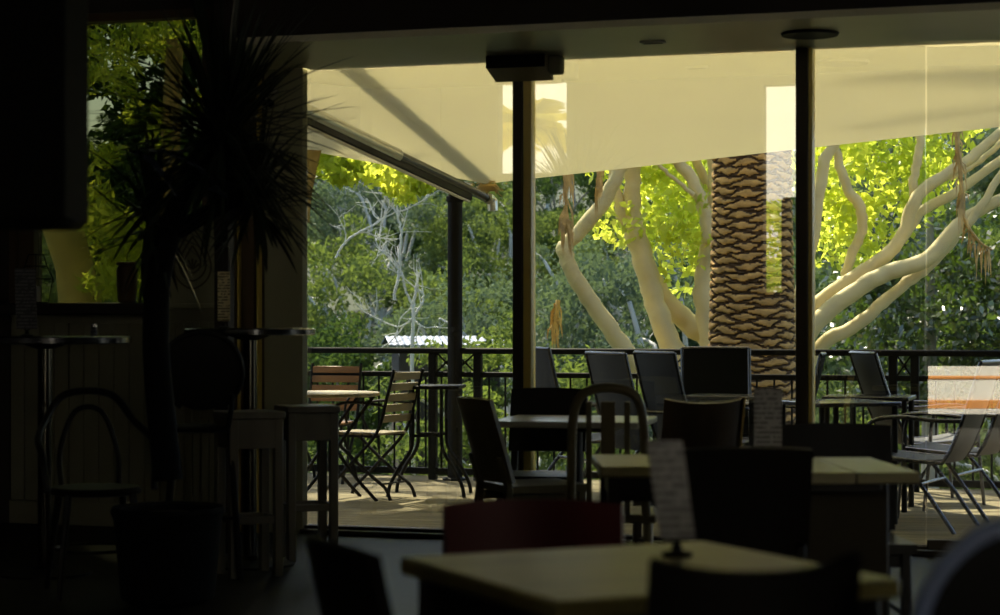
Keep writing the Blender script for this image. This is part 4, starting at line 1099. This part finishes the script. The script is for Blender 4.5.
# --- pale bare branching tree in front of the forest
bt = thing('bare_tree', 'bare pale tree with twisting limbs left of the canopy post', 'tree', (P(412, 0, 27).x, 27, ground(-1.2, 27)))
def bl_(px, py): return P(px, py, 27)-Vector(bt.location)
L_ = [([(412, 420), (413, 318), (414, 300), (417, 285), (419, 272)], [7, 6, 5, 4, 4]), ([(414, 316), (421, 305), (423, 294), (418, 290), (414, 297)], [4, 4, 3, 3, 2]),
      ([(412, 305), (406, 290), (402, 275), (400, 268)], [5, 4, 4, 3]), ([(394, 300), (399, 270), (401, 245), (401, 230), (398, 215), (394, 190)], [5, 5, 5, 4, 4, 3]),
      ([(413, 318), (404, 325), (397, 327)], [4, 3, 2]), ([(413, 318), (420, 325), (427, 328)], [4, 3, 2]),
      ([(335, 258), (345, 243), (358, 233), (370, 227), (380, 220), (395, 212)], [4, 4, 4, 4, 3, 2]), ([(380, 235), (382, 222), (386, 210)], [3, 3, 2])]
mb = MB(); limb(mb, [bl_(*q) for q in L_[0][0]], [.62*pxr(x, 27) for x in L_[0][1]], 4, .01, 6); mb.tube([(0, 0, -.2), bl_(412, 420)], .05, 8)
mb.build('trunk', M['bark_white'], bt)
tw = random.Random(19)
def twig(mb, p, d, L, r, lev):
    q = [p]; 
    for _ in range(4):
        d = (d+Vector((tw.gauss(0, .28), tw.gauss(0, .2), tw.gauss(.03, .25)))).normalized(); q.append(q[-1]+d*L/4)
    mb.tube(spline(q, 3), interp([r, r*.7, r*.4], 13), 5)
    if lev > 0:
        for k in (1, 2, 3, 3): twig(mb, q[k], (d+Vector((tw.gauss(0, .8), tw.gauss(0, .4), tw.gauss(.1, .5)))).normalized(), L*.6, r*.55, lev-1)
for pts, wd in L_[1:]:
    mb = MB(); q = [bl_(*a) for a in pts]; limb(mb, q, [.62*pxr(x, 27) for x in wd], 5, .012, 6)
    for k in range(1, len(q)):
        twig(mb, q[k], (q[k]-q[k-1]).normalized()+Vector((tw.gauss(0, .5), 0, tw.gauss(.2, .3))), tw.uniform(.35, .7), .011, 1)
    mb.build('branch', M['bark_white'], bt)
# --- foliage outside the left window and over the canopy's left edge
lt = thing('leaning_tree', 'thick yellow trunk with a flared foot outside the left window', 'tree', (P(84, 0, 17).x, 17, ground(-3.5, 17)))
def ll(px, py): return P(px, py, 17)-Vector(lt.location)
mb = MB(); mb.tube([(0, 0, -.2), ll(84, 360), ll(80, 300), ll(74, 265), ll(62, 225), ll(45, 150)], [.3, .24, .18, .16, .17, .15], 14); mb.build('trunk', M['bark_yellow_lit'], lt)
mb = MB(); mb.tube([ll(150, 420), ll(165, 260), ll(172, 110), ll(175, 40)], [.1, .09, .08, .07], 10); mb.build('stem', M['frond_dry'], lt)
blobs([(78, 150, 20, 90, 9), (78, 215, 110, 230, 10), (95, 165, 205, 290, 16), (160, 215, 10, 60, 4)], lt, 17.2, 60, .2, 'foliage', M['leaf_fig'], .16, .04, .7, 31)
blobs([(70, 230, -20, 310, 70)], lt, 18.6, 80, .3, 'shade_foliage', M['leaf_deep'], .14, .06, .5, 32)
st = thing('overhanging_tree', 'tree whose bright yellow-green sprays hang below the canopy edge at the left', 'tree', (P(260, 0, 18).x, 18, ground(-2, 18)))
def sl_(px, py): return P(px, py, 18)-Vector(st.location)
mb = MB(); limb(mb, [(0, 0, -.2), sl_(262, 300), sl_(270, 150), sl_(300, 90), sl_(380, 90)], [.14, .12, .1, .07, .03]); mb.build('trunk', M['bark_grey'], st)
blobs([(318, 420, 95, 160, 26), (345, 400, 155, 175, 6), (400, 425, 155, 192, 7), (325, 350, 160, 180, 4), (200, 320, 10, 170, 30)], st, 18, 70, .15, 'foliage', M['leaf_fig'], .11, .07, .8, 33)
g_ = np.random.default_rng(91); cs = []
while len(cs) < 150:                                     # unseen foliage added to shade the deck but for one gap
    py = g_.uniform(-600, -120); px = g_.uniform(-60, 285 if py > -330 else 160)
    if (abs(px-206) < 30 and abs(py+290) < 60): continue
    cs.append(tuple(P(px, py, 18+g_.uniform(-.7, .7))-Vector(st.location)))
pts_ = clump_points(cs, .42, 90, g_)
k_ = P(206, -290, 18)-Vector(st.location)
pts_ = pts_[~((np.abs(pts_[:, 0]-k_.x+.407*(pts_[:, 1]-k_.y)) < .45) & (np.abs((pts_[:, 2]-k_.z)-(pts_[:, 1]-k_.y)*1.5) < .85))]
meshobj('added_shade_foliage', leaf_mesh('added_shade_foliage', pts_, .15, .09, .4, g_), M['leaf_fig'], st)
# --- shed roof down in the trees
pr = P(445, 338, 30); sh = thing('shed', 'pale bluish tin roof of a shed among the trees below', 'shed', (pr.x, 30, ground(pr.x, 30)), R(8)); hz = pr.z-sh.location.z
MB().box((0, 0, hz/2-.1), (1.5, 1.2, hz-.1), bev=.01).build('wall', M['wall_dark'], sh)
mb = MB(); mb.grid(lambda a, b: ((a-.5)*1.8, (b-.5)*1.5, hz+.02-.12*abs(b-.5)*2+.008*math.sin(a*120)), 61, 7, thick=.02); mb.build('roof', M['tin'], sh)

ph = P(338, 182, 84); hh = thing('distant_house', 'small pale house among the hilltop trees at the left', 'house', (ph.x, 84, ground(ph.x, 84)))
MB().box((0, 0, 1.3), (1.1, 1.4, 2.8), bev=.02).build('wall', M['white_wall'], hh)
mb = MB(); mb.add([(-.75, -.9, 2.7), (.75, -.9, 2.7), (.75, .9, 2.7), (-.75, .9, 2.7), (-.75, 0, 3.2), (.75, 0, 3.2)], [(0, 1, 5, 4), (2, 3, 4, 5), (0, 4, 3), (1, 2, 5), (3, 2, 1, 0)]); mb.build('roof', M['tin'], hh)
# --- sunlit yard added behind the camera, seen only as the reflections it supplies
struct(bbox(MB(), -22, 14, -9.4, -9, -.4, 9).build('wall_yard', M['white_wall']))  # added white wall, bright enough to show in the panes
struct(bbox(MB(), -22, 14, -9, VB-.2, -.35, -.05).build('ground_yard', M['concrete']))
def yard(px, py, v):
    """the place behind the camera that mirrors at a pixel; v is its mirrored depth"""
    p = Pv(px, py, v); return B(p.dot(U), 2*VG-v, p.z)
q = yard(782, 240, 27); q.z = -.05
o = thing('yard_shrub', 'yellow-green shrub in the sunlit yard, seen mirrored over the palm trunk', 'shrub', q)
MB().tube([(0, 0, 0), (.05, 0, 1.2), (0, 0, 2.4)], [.05, .04, .02], 8).build('stem', M['bark_grey'], o)
g_ = np.random.default_rng(71)
meshobj('foliage', leaf_mesh('shrub_foliage', clump_points(g_.uniform((-.5, -.4, 1.0), (.5, .4, 2.9), (26, 3)), .28, 90, g_), .16, .06, .2, g_), M['leaf_fig'], o)
q = yard(524, 128, 27.5); zc = q.z; q.z = -.05
o = thing('yard_palm', 'yellowing palm in the sunlit yard, seen mirrored beside the gold post', 'tree', q)
MB().tube([(0, 0, 0), (.03, 0, zc*.5), (0, 0, zc)], [.14, .11, .10], 12).build('trunk', M['bark_palm'], o)
mb = MB()
for i in range(12): frond(mb, (0, 0, zc), i*2.4, R(75-5*i), .62, 1.6, i)
mb.build('crown', M['leaf_yard'], o, smooth=False, fix=False)
qa, qb = bounce(905, 405, DOOR_A, DOOR_N, -8.2), bounce(1075, 405, DOOR_A, DOOR_N, -8.2)
o = thing('yard_bench', 'cream bench with orange boards, added in the yard for its reflection at the right', 'bench', ((qa.x+qb.x)/2, (qa.y+qb.y)/2, -.05), ROT)
L_b = (qa-qb).length
MB().box((0, 0, .21), (L_b, .5, .42), bev=.01).build('base', M['white_wall'], o)
for i in range(3): MB().box((0, -.18+.18*i, .44), (L_b+.06, .16, .035), bev=.006).build('board', M['orange_board'], o)
MB().box((0, .27, .06), (L_b+.06, .04, .12), bev=.006).build('kick_board', M['orange_board'], o)
